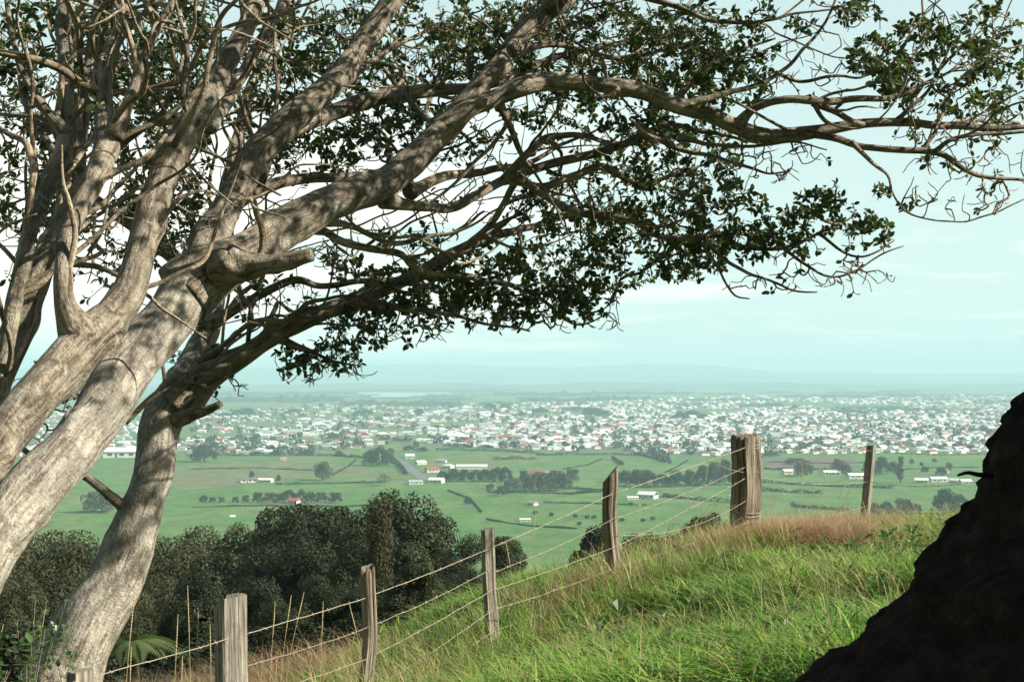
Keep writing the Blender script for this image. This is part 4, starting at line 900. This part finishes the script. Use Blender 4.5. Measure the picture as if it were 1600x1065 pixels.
shrub(40, 1050, 9.6, 'bright green leafy shrub at the foot of the tree in the lower left corner', 60, .42, 1.5)
shrub(-40, 1060, 9.3, 'bright green leafy shrub half outside the left edge', 40, .4, 1.45)
shrub(110, 1060, 10.4, 'small dark sprig of leaves growing against the pale trunk base', 9, .18, 1.5)

# ------------------------------------------------------------------ trees of the plain
FT = [proto('field_tree', M['ftree'], 14, 12, 3200, .5, 201 + k, 'dome', .3, 'tree', lobes=24) for k in range(3)]
FO_ = [proto('field_tree', M['ftree2'], 13, 10, 2600, .48, 211 + k, 'dome', .9, 'tree', lobes=20, gaps=.2) for k in range(2)]
FC = [proto('pine_tree', M['ftree'], 9, 17, 1300, .7, 221 + k, 'cone', 1.5, 'pine tree', lobes=26) for k in range(2)]
FB = [proto('field_bush', M['ftree'], 7, 5, 500, .6, 231 + k, 'bush', 0, 'bush') for k in range(2)]
FK = proto('bare_tree', M['fpink'], 14, 11, 900, .5, 241, 'dome', 2.5, 'tree', lobes=18, gaps=.3)
FP_ = proto('poplar_tree', M['ftree2'], 5, 17, 1100, .55, 251, 'column', 2, 'tree', lobes=22, gaps=.2)
def pt(maker, px, py, w, h, label, group=None):
    g = G(px, py); d = g[1]; return maker(tuple(g), (w / FPX * d / maker.W, w / FPX * d / maker.W, h / FPX * d / maker.H), label, group)
pt(FO_[0], 505, 750, 30, 30, 'grey green tree standing alone in the left fields above the farm lane')
pt(FT[0], 320, 721, 46, 26, 'dark spreading tree at the town edge just right of the leaning trunk')
for px, w, h in ((578, 24, 24), (592, 26, 30), (606, 22, 22)): pt(FT[1], px, 727, w, h, 'dark tree in the clump of three at the top of the road', 'clump of trees at the top of the road')
pt(FK, 600, 758, 26, 18, 'pinkish bare tree beside the road below the clump of three')
for px, h, w, k in ((318, 12, 14, 0), (332, 9, 12, 1), (346, 9, 12, 1), (368, 10, 12, 0), (384, 12, 14, 1), (403, 17, 20, 0), (422, 16, 22, 1), (436, 15, 18, 1), (452, 21, 24, 0), (470, 20, 22, 1), (486, 17, 18, 0), (502, 17, 20, 1), (524, 17, 24, 0)):
    pt((FT[2], FO_[1])[k], px, 785, w, h, 'small field tree in the straggling row beside the red hut', 'row of trees beside the red hut')
pt(FO_[0], 160, 800, 60, 34, 'pale brownish willow-like tree seen between the two leaning trunks')
pt(FT[0], 435, 752, 9, 10, 'small dark tree at the end of the left farm buildings')
pt(FT[0], 393, 748, 10, 12, 'small dark tree behind the dark-roofed farm building')
for px, w, h in ((692, 22, 17), (708, 24, 19), (726, 22, 18), (742, 22, 18), (758, 24, 20), (775, 24, 22), (790, 22, 22), (818, 16, 18)): pt(FT[int(px) % 3], px, 752, w, h, 'dark tree in the shelter belt left of the red-roofed house', 'shelter belt left of the red-roofed house')
for px, py, w, h in ((800, 770, 30, 24), (826, 768, 26, 26), (850, 767, 30, 30), (870, 766, 28, 32), (884, 766, 24, 28), (785, 774, 22, 16), (840, 762, 24, 26), (862, 758, 26, 24), (895, 752, 24, 20)): pt(FO_[px % 2], px, py, w, h, 'greyish olive tree in the grove below the red-roofed house', 'grove below the red-roofed house')
pt(FT[1], 731, 788, 14, 13, 'small lone tree with a clear trunk in the middle of the green paddock')
pt(FT[2], 766, 764, 14, 9, 'small lone bush tree left of the grove')
for i, (px, py) in enumerate([(861, 806), (899, 808), (917, 810), (928, 810), (945, 812), (972, 814), (1005, 815), (1020, 812), (836, 803), (905, 820), (985, 790)]): pt(FB[i % 2], px, py, 9, 7, 'small dark bush dotted across the nearest paddock', 'bushes dotted across the nearest paddock')
for i, (px, py) in enumerate([(1016, 708), (1023, 711), (1030, 714), (1037, 718), (1044, 721)]): pt(FC[i % 2], px, py + 4, 12, 18, 'dark pine in the short slanting row before the town', 'slanting row of pines before the town')
for px, py, w, h in ((962, 753, 20, 18), (978, 758, 26, 22), (996, 760, 30, 25), (1015, 761, 26, 22), (1034, 760, 28, 20), (1056, 760, 30, 24), (1078, 759, 28, 24), (1098, 759, 26, 30), (1116, 758, 28, 34), (1134, 757, 30, 36), (1150, 757, 26, 28), (1012, 752, 24, 18)): pt(FT[px % 3], px, py, w, h, 'dark tree in the long shelter belt left of the stout post', 'long shelter belt left of the stout post')
for px, py, w, h in ((1252, 744, 26, 22), (1262, 742, 20, 18), (1310, 738, 26, 22), (1322, 742, 22, 18), (1378, 741, 28, 26), (1395, 740, 20, 18), (1355, 738, 20, 16), (1245, 725, 40, 10)): pt(FO_[px % 2] if px < 1330 else FT[0], px, py, w, h, 'hazy tree among the farm buildings around the leaning sawn post', 'trees among the farms right of the stout post')
pt(FP_, 1407, 754, 14, 44, 'tall slim poplar right of the leaning sawn post')
for px, w, h in ((1366, 26, 22), (1384, 26, 24), (1412, 36, 30), (1432, 22, 20)): pt(FT[px % 3], px, 808, w, h, 'dark tree low behind the grass right of the leaning sawn post', 'dark trees low behind the grass')
pt(FT[0], 1476, 804, 44, 38, 'largest dark round tree beside the earth bank')
pt(FT[1], 1500, 803, 30, 30, 'smaller dark tree tucked behind the round tree at the earth bank')
for px, py, w, h in ((1470, 742, 20, 12), (1445, 738, 14, 10), (1482, 735, 14, 12), (1425, 725, 8, 8), (1440, 728, 8, 6), (1460, 722, 9, 6)): pt(FT[px % 3], px, py, w, h, 'small tree near the white farm buildings beside the earth bank', 'trees by the white farm at the bank')
# hedges
def hedge(pxs, w, h, label):
    c = np.array([G(a, b) for a, b in pxs]); L = np.linalg.norm(np.diff(c[:, :2], axis=0), axis=1).sum(); n = int(min(5000, L * 14)); k = np.linspace(0, 1, len(c)); t = rng.uniform(0, 1, n)
    p = np.stack([np.interp(t, k, c[:, i]) for i in range(2)], -1); hh = h * (.75 + .5 * n2(p[:, 0], p[:, 1], 9, 77))
    o_ = c[0].copy(); zz = zg(p[:, 0], p[:, 1])
    d = rng.normal(0, 1, (n, 3)); d /= np.linalg.norm(d, axis=1)[:, None]; q = np.column_stack([p, zz + hh * .5]) + d * np.column_stack([np.full(n, w / 2), np.full(n, w / 2), hh * .55])
    a = rng.normal(0, 1, (n, 3)); a /= np.linalg.norm(a, axis=1)[:, None]; b = np.cross(a, d); s_ = rng.uniform(.4, .8, n)[:, None]
    V = np.stack([q - a * s_, q - b * s_, q + a * s_, q + b * s_], 1) - o_
    tag(link('hedge', mesh_np('hedge', V.reshape(-1, 3), [np.arange(n * 4).reshape(-1, 4)], [M['ftree']]), loc=tuple(o_)), label, 'hedge')
hedge([(608, 716), (622, 726), (634, 741)], 5, 5, 'dark hedge running along the left side of the road')
hedge([(682, 703), (760, 704), (835, 708)], 5, 4, 'long hedge along the town edge above the glasshouse')
hedge([(770, 718), (836, 717)], 4, 4.5, 'straight clipped dark hedge below the town edge, behind the shelter belt')
hedge([(838, 711), (880, 711), (960, 710), (1010, 712)], 4, 3.5, 'broken hedge across the fields left of the pine row')
hedge([(992, 708), (1040, 722)], 5, 3, 'low hedge at the foot of the slanting pines')
hedge([(958, 717), (972, 727)], 6, 5, 'short thick slanting hedge in the middle field')
hedge([(1035, 776), (1070, 779), (1145, 786)], 4, 4, 'dark hedge stretching right from the white farmhouse')
hedge([(1190, 754), (1300, 760), (1395, 763)], 3.5, 4, 'upper of the straight dark hedges right of the stout post')
hedge([(1186, 767), (1285, 771)], 3.5, 4, 'short straight dark hedge right of the stout post')
hedge([(1235, 791), (1330, 799)], 3.5, 4, 'lowest dark hedge seen through the stalks right of the stout post')
hedge([(760, 768), (890, 772), (940, 768)], 3, 2.5, 'thin dark hedge at the foot of the olive grove')
hedge([(290, 712), (400, 712), (520, 712), (570, 716)], 4, 4, 'long hedge bounding the left fields from the town')
hedge([(840, 762), (900, 764), (945, 766)], 3, 2, 'thin straggling hedge right of the olive grove')
hedge([(430, 757), (520, 755), (600, 754)], 3, 2, 'low scrubby hedge along the farm lane')
hedge([(1195, 733), (1240, 735), (1300, 733)], 4, 3, 'hedge above the farm sheds right of the stout post')

LINES = [([(300, 733), (400, 731), (490, 735)], 'low rough boundary across the brownish left field above the lone grey green tree'), ([(520, 742), (545, 728), (556, 718)], 'low rough boundary climbing to the town between the lone tree and the clump of three'),
 ([(700, 766), (735, 780), (752, 800)], 'low rough boundary running down past the small lone tree with a clear trunk'), ([(300, 792), (420, 790), (540, 792), (620, 786)], 'long low boundary line just below the red hut'),
 ([(850, 785), (930, 787), (1010, 789)], 'low rough boundary below the white gabled farmhouse behind the crooked post'), ([(1040, 738), (1060, 728), (1075, 719)], 'short low boundary climbing right of the slanting pines'),
 ([(1200, 722), (1290, 724), (1380, 722)], 'low rough boundary just below the town edge right of the stout post'), ([(1390, 735), (1450, 731), (1530, 730)], 'low boundary above the white farm row by the earth bank'),
 ([(880, 733), (920, 726), (940, 717)], 'low boundary climbing the middle field left of the thick slanting hedge'), ([(760, 812), (830, 822), (900, 826)], 'low boundary nearest the wood, below the pale grey field shed')]
for pxs, lb in LINES: hedge(pxs, 1.6, 1.3, lb)

# ------------------------------------------------------------------ houses
def wall_np(w, l, h, rh, gable):
    v = [(-w / 2, -l / 2, -1), (w / 2, -l / 2, -1), (w / 2, l / 2, -1), (-w / 2, l / 2, -1), (-w / 2, -l / 2, h), (w / 2, -l / 2, h), (w / 2, l / 2, h), (-w / 2, l / 2, h), (-w / 2, 0, h + rh), (w / 2, 0, h + rh)]
    q = [[0, 1, 5, 4], [1, 2, 6, 5], [2, 3, 7, 6], [3, 0, 4, 7]]; t = [[5, 6, 9], [7, 4, 8]] if gable else []
    return np.array(v, float), np.array(q), np.array(t).reshape(-1, 3)
def roof_np(w, l, h, rh, gable):
    o = .45; W = w / 2 + o; L = l / 2 + o; r = W if gable else max(.5, w / 2 - l / 2 * .8); z0 = h - o * rh / (l / 2); th = .22
    top = [(-W, -L, z0), (W, -L, z0), (W, L, z0), (-W, L, z0), (-r, 0, h + rh), (r, 0, h + rh)]
    v = np.array([(a, b, c + th) for a, b, c in top] + [(a, b, c) for a, b, c in top], float)
    q = [[0, 1, 5, 4], [2, 3, 4, 5], [6, 10, 11, 7], [8, 11, 10, 9], [0, 6, 7, 1], [2, 8, 9, 3], [1, 7, 8, 2], [3, 9, 6, 0]]; t = [[1, 2, 5], [3, 0, 4], [7, 11, 8], [9, 10, 6]]
    return v, np.array(q), np.array(t)
HK = [(13, 8.5, 2.9, 1.9, True), (12, 9, 2.9, 2.0, False), (16, 8, 2.9, 1.7, True), (10, 8, 3.0, 2.2, True), (15, 10, 3.0, 2.1, False)]
def house_proto():
    out = []
    for k, (w, l, h, rh, g) in enumerate(HK):
        wn = wall_np(w, l, h, rh, g); rn = roof_np(w, l, h, rh, g)
        out.append(([mesh_np('wall', wn[0], [q for q in wn[1:] if len(q)], [m]) for m in M['walls']], [mesh_np('roof', rn[0], [q for q in rn[1:]], [m]) for m in M['roofs']]))
    return out
HP = house_proto()
def house(loc, rz, kind, wc, rc, label, group=None, sc=1.0, detail=True, name='house', cat='house'):
    o = thing(name, label, cat, loc, rz, group); o.scale = sc if hasattr(sc, '__len__') else (sc,) * 3
    w, l, h, rh, g = HK[kind]; wl = link('wall', HP[kind][0][wc], o); rf = link('roof', HP[kind][1][rc], o)
    if detail:
        for sx in (-.3, .05, .32):
            mb = MB(); mb.box((sx * w, -l / 2 - .03, h * .55), (w * .13, .08, 1.2)); f = link('window', mb.mesh('window', [M['glass']]), o)
        mb = MB(); mb.box((-.12 * w, -l / 2 - .04, 1.0), (.95, .08, 2.0)); link('door', mb.mesh('door', [M['door']]), o)
        if cat == 'house':
            mb = MB(); mb.box((.2 * w, .8, h + rh + .2), (.8, .7, 1.6)); link('chimney', mb.mesh('chimney', [M['roofs'][6]]), rf)
    return o
def fh(px, py, wpx, kind, wc, rc, label, rz=0., name='house', cat='house', hs=1.0):
    g = G(px, py); s_ = wpx / FPX * g[1] / HK[kind][0]; house(tuple(g), rz, kind, wc, rc, label, None, (s_, s_, s_ * hs), True, name, cat)
fh(389, 753, 26, 2, 0, 3, 'dark-roofed long farm building in the left fields', .25, 'farm_shed', 'shed')
fh(415, 753, 22, 2, 0, 4, 'white shed right of the dark-roofed farm building', -.2, 'farm_shed', 'shed')
fh(459, 786, 17, 3, 3, 1, 'small red-roofed hut in front of the tree row', -.35, 'hut', 'hut')
fh(443, 719, 9, 3, 1, 6, 'tiny yellowish hut at the edge of the left field', .2, 'hut', 'hut')
fh(363, 807, 9, 2, 0, 4, 'tiny pale trough shed low in the left field', .5, 'farm_shed', 'shed')
fh(190, 714, 52, 2, 0, 4, 'long white sheds between the leaning trunks', .1, 'farm_shed', 'shed')
fh(649, 756, 22, 2, 2, 5, 'grey green farm shed at the lower end of the road', .3, 'farm_shed', 'shed')
fh(682, 754, 22, 0, 0, 4, 'white gabled farmhouse right of the grey green shed', -.3)
fh(675, 737, 20, 0, 0, 1, 'white house with faded red roof beside the road', .4)
fh(700, 731, 16, 1, 0, 0, 'white hipped house right of the faded red roof', -.5)
fh(657, 725, 16, 0, 0, 4, 'pale house above the road bend', .6)
fh(640, 716, 14, 3, 1, 0, 'cream house near the top of the road', .2)
fh(690, 722, 15, 4, 0, 2, 'pale house with grey roof among the roadside houses', -.2)
fh(838, 745, 26, 0, 0, 1, 'large white house with bright red roof between the tree groups', -.4)
fh(855, 744, 18, 1, 0, 4, 'white house adjoining the bright red roof', .2)
fh(1012, 778, 28, 0, 0, 4, 'white gabled farmhouse behind the crooked post', -.5)
fh(988, 780, 18, 2, 1, 0, 'low cream outbuilding left of the white farmhouse', .2, 'farm_shed', 'shed')
fh(832, 789, 14, 3, 1, 6, 'small brown-sided field shed in the green paddock', -.7, 'field_shed', 'shed')
fh(820, 814, 17, 2, 2, 0, 'small pale grey field shed nearest the wood', .15, 'field_shed', 'shed')
fh(1300, 742, 26, 2, 0, 4, 'long white shed left of the leaning sawn post', -.1, 'farm_shed', 'shed')
fh(1338, 747, 28, 2, 0, 4, 'long white shed half behind the leaning sawn post', .15, 'farm_shed', 'shed')
fh(1232, 740, 20, 0, 1, 0, 'cream house right of the stout post', .3)
fh(1440, 754, 20, 0, 0, 4, 'white farmhouse leftmost of the row by the earth bank', -.3)
fh(1466, 752, 26, 2, 0, 4, 'long white farm building in the row by the earth bank', .1, 'farm_shed', 'shed')
fh(1491, 754, 14, 3, 0, 4, 'narrow white gabled house in the row by the earth bank', -.8)
fh(1508, 755, 18, 0, 0, 4, 'white house nearest the earth bank', .2)
fh(1475, 738, 12, 3, 0, 1, 'small red-roofed house above the white farm row', .3)
def glasshouse():
    g = G(737, 732); o = thing('glasshouse', 'long low pale glasshouse above the shelter belt', 'glasshouse', tuple(g), .05); s_ = 48 / FPX * g[1]
    wn = wall_np(s_, 14, 3, 2, True); link('wall', mesh_np('wall', wn[0], [q for q in wn[1:]], [M['walls'][2]]), o); rn = roof_np(s_, 14, 3, 2, True); link('roof', mesh_np('roof', rn[0], [q for q in rn[1:]], [M['roofs'][4]]), o)
glasshouse()
# the town
def town():
    H = []
    y = 1850.0
    while y < 7200:
        st = 27 * (1 + max(0, y - 2600) / 4200); xm = .40 * y; xs = np.arange(-xm, xm, 20 * (1 + max(0, y - 2600) / 4200))
        xs = xs + rng.normal(0, 3, len(xs)); ys = y + rng.normal(0, 5, len(xs)) + 14 * np.sin(xs / 260.0); px, py = to_px(np.stack([xs, ys, 0 * xs], -1))
        den = town_den(px, py) * np.clip(.78 + .6 * n2(xs, ys, 170, 61), .1, 1)
        k = rng.random(len(xs)) < den * .82
        H += list(zip(xs[k], ys[k])); y += st
    H = np.array(H); H = H[np.argsort(H[:, 1])]; print('town houses', len(H))
    px, py = to_px(np.column_stack([H, np.zeros(len(H))])); inview = (px > 290) & (px < 1600)
    order = np.concatenate([np.where(inview)[0], np.where(~inview)[0]]); H = H[order]
    mb = MB(); nW = len(M['walls'])
    LB = {0: 'pale grey iron roof', 1: 'dull red roof', 2: 'blue grey roof', 3: 'dark roof', 4: 'white roof', 5: 'grey green roof', 6: 'brown roof'}
    for i, (x, y) in enumerate(H):
        kind = int(rng.integers(5)); wc = int(rng.choice(4, p=[.5, .2, .12, .18])); rc = int(rng.choice(7, p=[.27, .16, .1, .06, .26, .08, .07]))
        ori = .35 * math.sin(x / 500) + .3; rz = ori + int(rng.integers(4)) * math.pi / 2 + rng.normal(0, .08); sc = rng.uniform(.85, 1.2) * (1 + max(0, y - 3500) / 9000)
        if rng.random() < .03: sc *= 1.7
        z = float(zg(x, y))
        if i < 268:
            house((x, y, z), rz, kind, wc, rc, 'small pale house with %s in the dense town beyond the fields' % LB[rc], 'town houses with %s' % LB[rc], sc, False)
        else:
            w, l, h, rh, g = HK[kind]; R = np.array([[math.cos(rz), -math.sin(rz), 0], [math.sin(rz), math.cos(rz), 0], [0, 0, 1]]) * sc
            a = wall_np(w, l, h, rh, g); mb.add(a[0] @ R.T + [x, y, z], a[1:], wc); b = roof_np(w, l, h, rh, g); mb.add(b[0] @ R.T + [x, y, z], [b[1][[0, 1, 4, 5, 6, 7]], b[2][:2]], nW + rc)
    tag(link('distant_houses', mb.mesh('distant_houses', M['walls'] + M['roofs'])), 'hundreds of tiny pale houses receding through the hazy town', 'houses', kind='stuff')
town()
# trees in and beyond the town
def town_trees():
    big = [(930, 652, 30, 14), (918, 650, 22, 14), (944, 651, 22, 11), (1062, 655, 28, 10), (1080, 653, 30, 12), (1098, 655, 24, 9), (1130, 657, 10, 8), (925, 662, 16, 9), (848, 694, 9, 10), (766, 640, 24, 10), (790, 640, 20, 8), (650, 700, 10, 12), (640, 704, 22, 8), (660, 705, 22, 7), (372, 650, 26, 11), (388, 650, 24, 12), (352, 652, 24, 8), (460, 645, 22, 7), (530, 713, 14, 9), (478, 711, 30, 7), (430, 711, 26, 6), (400, 711, 26, 6), (610, 708, 14, 8), (720, 698, 30, 6), (760, 700, 26, 5), (1340, 688, 14, 9), (1280, 690, 20, 7), (1440, 680, 12, 8), (1500, 690, 16, 7), (1205, 712, 30, 7), (1180, 716, 26, 6), (560, 650, 20, 8), (575, 648, 20, 9), (655, 648, 18, 10), (845, 645, 30, 8), (1380, 665, 18, 6), (1540, 660, 20, 6)]
    for i, (px, py, w, h) in enumerate(big): pt(FT[i % 3], px, py, w, h, 'dark hazy tree rising among the pale town houses', 'trees among the town houses')
    n = 0
    while n < 150:
        px = rng.uniform(290, 1600); py = rng.uniform(634, 708)
        if town_den(px, py) <= 0: continue
        pt(FT[n % 3] if rng.random() < .8 else FO_[0], px, py, rng.uniform(6, 14), rng.uniform(4, 7), 'dark hazy tree rising among the pale town houses', 'trees among the town houses'); n += 1
    # far woods and shelter belts that read as one mass
    V = []; F = []; base = 0
    def belt(x, y, L, D, h, ang):
        nonlocal base
        n = max(8, int(L / 12)); t = np.linspace(-.5, .5, n); hh = h * (.7 + .5 * np.abs(n2(t * L + x, t * 0 + y, 22, 91))); hh[0] = hh[-1] = .3
        ca, sa = math.cos(ang), math.sin(ang); rows = []
        for s_, f in ((-.5, 0), (-.42, .7), (-.1, 1), (.3, .9), (.5, 0)):
            lx = t * L; ly = s_ * D + 6 * n2(t * L, t * 0 + s_, 30, 95); X = x + lx * ca - ly * sa; Y = y + lx * sa + ly * ca
            rows.append(np.stack([X, Y, zg(X, Y) - .5 + f * hh * (1 + .25 * n2(X, Y, 14, 97))], -1))
        V.append(np.concatenate(rows)); i = np.arange(4)[:, None] * n; j = np.arange(n - 1)[None]
        F.append(np.stack([i + j, i + j + 1, i + n + j + 1, i + n + j], -1).reshape(-1, 4) + base); base += 5 * n
    def at(px, py, wpx, hpx, D=60, ang=0):
        g = G(px, py); belt(g[0], g[1], wpx / FPX * g[1], D, hpx / FPX * g[1], ang)
    for px, py, w, h in ((400, 628, 140, 9), (480, 627, 120, 10), (590, 634, 100, 9), (680, 634, 90, 10), (560, 632, 60, 8), (780, 632, 70, 5), (870, 628, 120, 6), (960, 625, 120, 6), (700, 611.5, 130, 4), (600, 611, 160, 4), (850, 618, 160, 6), (1000, 616, 160, 5), (1150, 626, 120, 4), (1190, 634, 80, 5), (1360, 641, 100, 7), (1320, 645, 80, 6), (1420, 643, 100, 6), (1260, 640, 60, 4), (1300, 622, 140, 5), (1450, 620, 140, 4), (1540, 628, 100, 4), (500, 616, 120, 5), (380, 617, 140, 5), (900, 640, 60, 5)): at(px, py, w, h, 110)
    for _ in range(110):
        px = rng.uniform(250, 1650); py = rng.uniform(602, 632); at(px, py, rng.uniform(20, 110), rng.uniform(1.5, 3.5), rng.uniform(30, 120), rng.normal(0, .25))
    n = 0
    while n < 1150:
        px = rng.uniform(280, 1610); py = rng.uniform(622, 711)
        if town_den(px, py) <= 0: continue
        g = G(px, py); k = 26; d = rng.normal(0, 1, (k, 3)); d /= np.linalg.norm(d, axis=1)[:, None]; sz = rng.uniform(2.5, 6.5); q = g + d * np.array([sz, sz, sz * .8]) + [0, 0, sz * .8]
        a = rng.normal(0, 1, (k, 3)); a /= np.linalg.norm(a, axis=1)[:, None]; b = np.cross(a, d); V.append(np.stack([q - a * sz * .4, q - b * sz * .4, q + a * sz * .4, q + b * sz * .4], 1).reshape(-1, 3)); F.append(np.arange(k * 4).reshape(k, 4) + base); base += 4 * k; n += 1
    tag(link('far_woods', mesh_np('far_woods', np.concatenate(V), F, [M['ftree']], smooth=False)), 'hazy blue green woods and shelter belts beyond the town', 'woods', kind='stuff')
town_trees()
# sheep
def sheep():
    me = bpy.data.meshes.new('sheep'); bm = bmesh.new()
    pts = [(0, 0, .62), (.38, 0, .66), (-.38, 0, .64), (.56, 0, .80), (.74, 0, .82), (.86, 0, .74)] + [(sx, sy, z) for sx in (.34, -.36) for sy in (.12, -.12) for z in (.5, .24, 0)]
    vs = [bm.verts.new(p) for p in pts]
    for a, b in [(0, 1), (0, 2), (1, 3), (3, 4), (4, 5)] + [(1 if k < 2 else 2, 6 + 3 * k) for k in range(4)] + [(6 + 3 * k, 7 + 3 * k) for k in range(4)] + [(7 + 3 * k, 8 + 3 * k) for k in range(4)]: bm.edges.new((vs[a], vs[b]))
    bm.to_mesh(me); bm.free(); o = bpy.data.objects.new('tmp', me); COL.objects.link(o); o.modifiers.new('s', 'SKIN'); o.modifiers.new('u', 'SUBSURF').levels = 1
    rad = [.27, .25, .24, .13, .11, .06] + [.08, .045, .035] * 4
    for k, sv in enumerate(me.skin_vertices[0].data): sv.radius = (rad[k], rad[k])
    me.skin_vertices[0].data[0].use_root = True
    dg = bpy.context.evaluated_depsgraph_get(); m2 = bpy.data.meshes.new_from_object(o.evaluated_get(dg)); bpy.data.objects.remove(o); m2.materials.append(M['wool']); m2.name = 'sheep'
    for i, (px, py) in enumerate([(765, 803), (1066, 772), (1078, 770), (1022, 782), (1065, 785), (1080, 778), (1000, 790), (1140, 775), (654, 785), (660, 786), (668, 787), (880, 748), (430, 768), (500, 730)]):
        g = G(px, py); o = link('sheep', m2, loc=tuple(g)); o.scale = (1.6,) * 3; o.rotation_euler = (0, 0, rng.uniform(0, 6.28)); tag(o, 'tiny white sheep grazing in the green paddocks', 'sheep', 'sheep grazing in the paddocks')
sheep()

# ------------------------------------------------------------------ air, sky, light, camera
SUN_EL, SUN_AZ = math.radians(34), math.radians(104)     # azimuth clockwise from the view direction
hz = bpy.data.materials.new('haze'); hz.use_nodes = True; nt = hz.node_tree; nt.nodes.clear()
out = nt.nodes.new('ShaderNodeOutputMaterial'); pv = nt.nodes.new('ShaderNodeVolumePrincipled'); pv.inputs['Color'].default_value = (.62, .90, 1.0, 1); pv.inputs['Density'].default_value = 1.35e-4
nt.links.new(pv.outputs[0], out.inputs['Volume'])
mb = MB(); mb.box((0, 0, 170), (88000, 88000, 352)); tag(link('haze', mb.mesh('haze', [hz])), 'pale blue haze hanging over the plain', 'haze', kind='stuff')

W = bpy.data.worlds.new('World'); S.world = W; W.use_nodes = True; nt = W.node_tree; bg = nt.nodes['Background']
sky = nt.nodes.new('ShaderNodeTexSky'); sky.sky_type = 'NISHITA'; sky.sun_disc = False; sky.sun_elevation = SUN_EL; sky.sun_rotation = SUN_AZ; sky.altitude = 100; sky.dust_density = 1.0; sky.ozone_density = 1.0
class _W:  # let the node helpers work on the world tree
    node_tree = nt
wm = _W()
tc = nt.nodes.new('ShaderNodeTexCoord').outputs['Generated']
sep = nt.nodes.new('ShaderNodeSeparateXYZ'); nt.links.new(tc, sep.inputs[0])
zc = math_(wm, 'ADD', math_(wm, 'MAXIMUM', sep.outputs['Z'], 0.0), .09)
cx = math_(wm, 'DIVIDE', sep.outputs['X'], zc); cy = math_(wm, 'DIVIDE', sep.outputs['Y'], zc)
cmb = nt.nodes.new('ShaderNodeCombineXYZ'); nt.links.new(cx, cmb.inputs[0]); nt.links.new(cy, cmb.inputs[1])
cn = noise(wm, cmb.outputs[0], .42, 7, .55, .3)
bias = math_(wm, 'MULTIPLY', sep.outputs['X'], -.42)     # more cloud to the left of the view
low = ramp(wm, sep.outputs['Z'], [(.0, (1, 1, 1)), (.13, (1, 1, 1)), (.21, (0, 0, 0))])
cl = mixc(wm, 1.0, ramp(wm, math_(wm, 'ADD', cn, bias), [(.47, (0, 0, 0)), (.58, (1, 1, 1))]), low, 'MULTIPLY')
veil = ramp(wm, sep.outputs['Z'], [(.0, (.95, .95, .95)), (.26, (.72, .72, .72)), (.42, (.25, .25, .25)), (.6, (0, 0, 0))])
VEIL, CLOUD = 8.6, 11.5
tint = mixc(wm, 1.0, sky.outputs[0], (1.0, 1.06, .92, 1), 'MULTIPLY')
skyc = mixc(wm, veil, tint, (VEIL * .79, VEIL * 1.0, VEIL * .97, 1))
skyc = mixc(wm, cl, skyc, (CLOUD, CLOUD * .97, CLOUD * .86, 1))
puff = noise(wm, cmb.outputs[0], 1.5, 8, .62, .5)
pf = mixc(wm, 1.0, ramp(wm, puff, [(.52, (0, 0, 0)), (.72, (.55, .55, .55))]), ramp(wm, sep.outputs['Z'], [(0, (1, 1, 1)), (.09, (1, 1, 1)), (.17, (0, 0, 0))]), 'MULTIPLY')
skyc = mixc(wm, pf, skyc, (CLOUD, CLOUD * .96, CLOUD * .90, 1))
nt.links.new(skyc, bg.inputs['Color']); bg.inputs['Strength'].default_value = .07

sd = bpy.data.lights.new('sun', 'SUN'); sd.energy = 5.0; sd.angle = math.radians(.5); sd.color = (1.0, .93, .80)
so = bpy.data.objects.new('sun', sd); COL.objects.link(so)
sv = Vector((math.sin(SUN_AZ) * math.cos(SUN_EL), math.cos(SUN_AZ) * math.cos(SUN_EL), math.sin(SUN_EL))); so.rotation_euler = sv.to_track_quat('Z', 'Y').to_euler(); so.location = (30, -5, 150)
cd = bpy.data.cameras.new('camera'); cd.lens = 50; cd.sensor_width = 36; cd.clip_start = .1; cd.clip_end = 150000
co = bpy.data.objects.new('camera', cd); COL.objects.link(co); co.location = (0, 0, E); co.rotation_euler = (math.pi / 2 + PITCH, 0, 0); S.camera = co
S.view_settings.view_transform = 'Standard'; S.view_settings.look = 'None'; S.view_settings.exposure = 0.78; S.view_settings.gamma = 1
S.render.engine = 'CYCLES'; S.cycles.use_denoising = True
S.cycles.max_bounces = 6; S.cycles.volume_bounces = 1; S.cycles.diffuse_bounces = 3
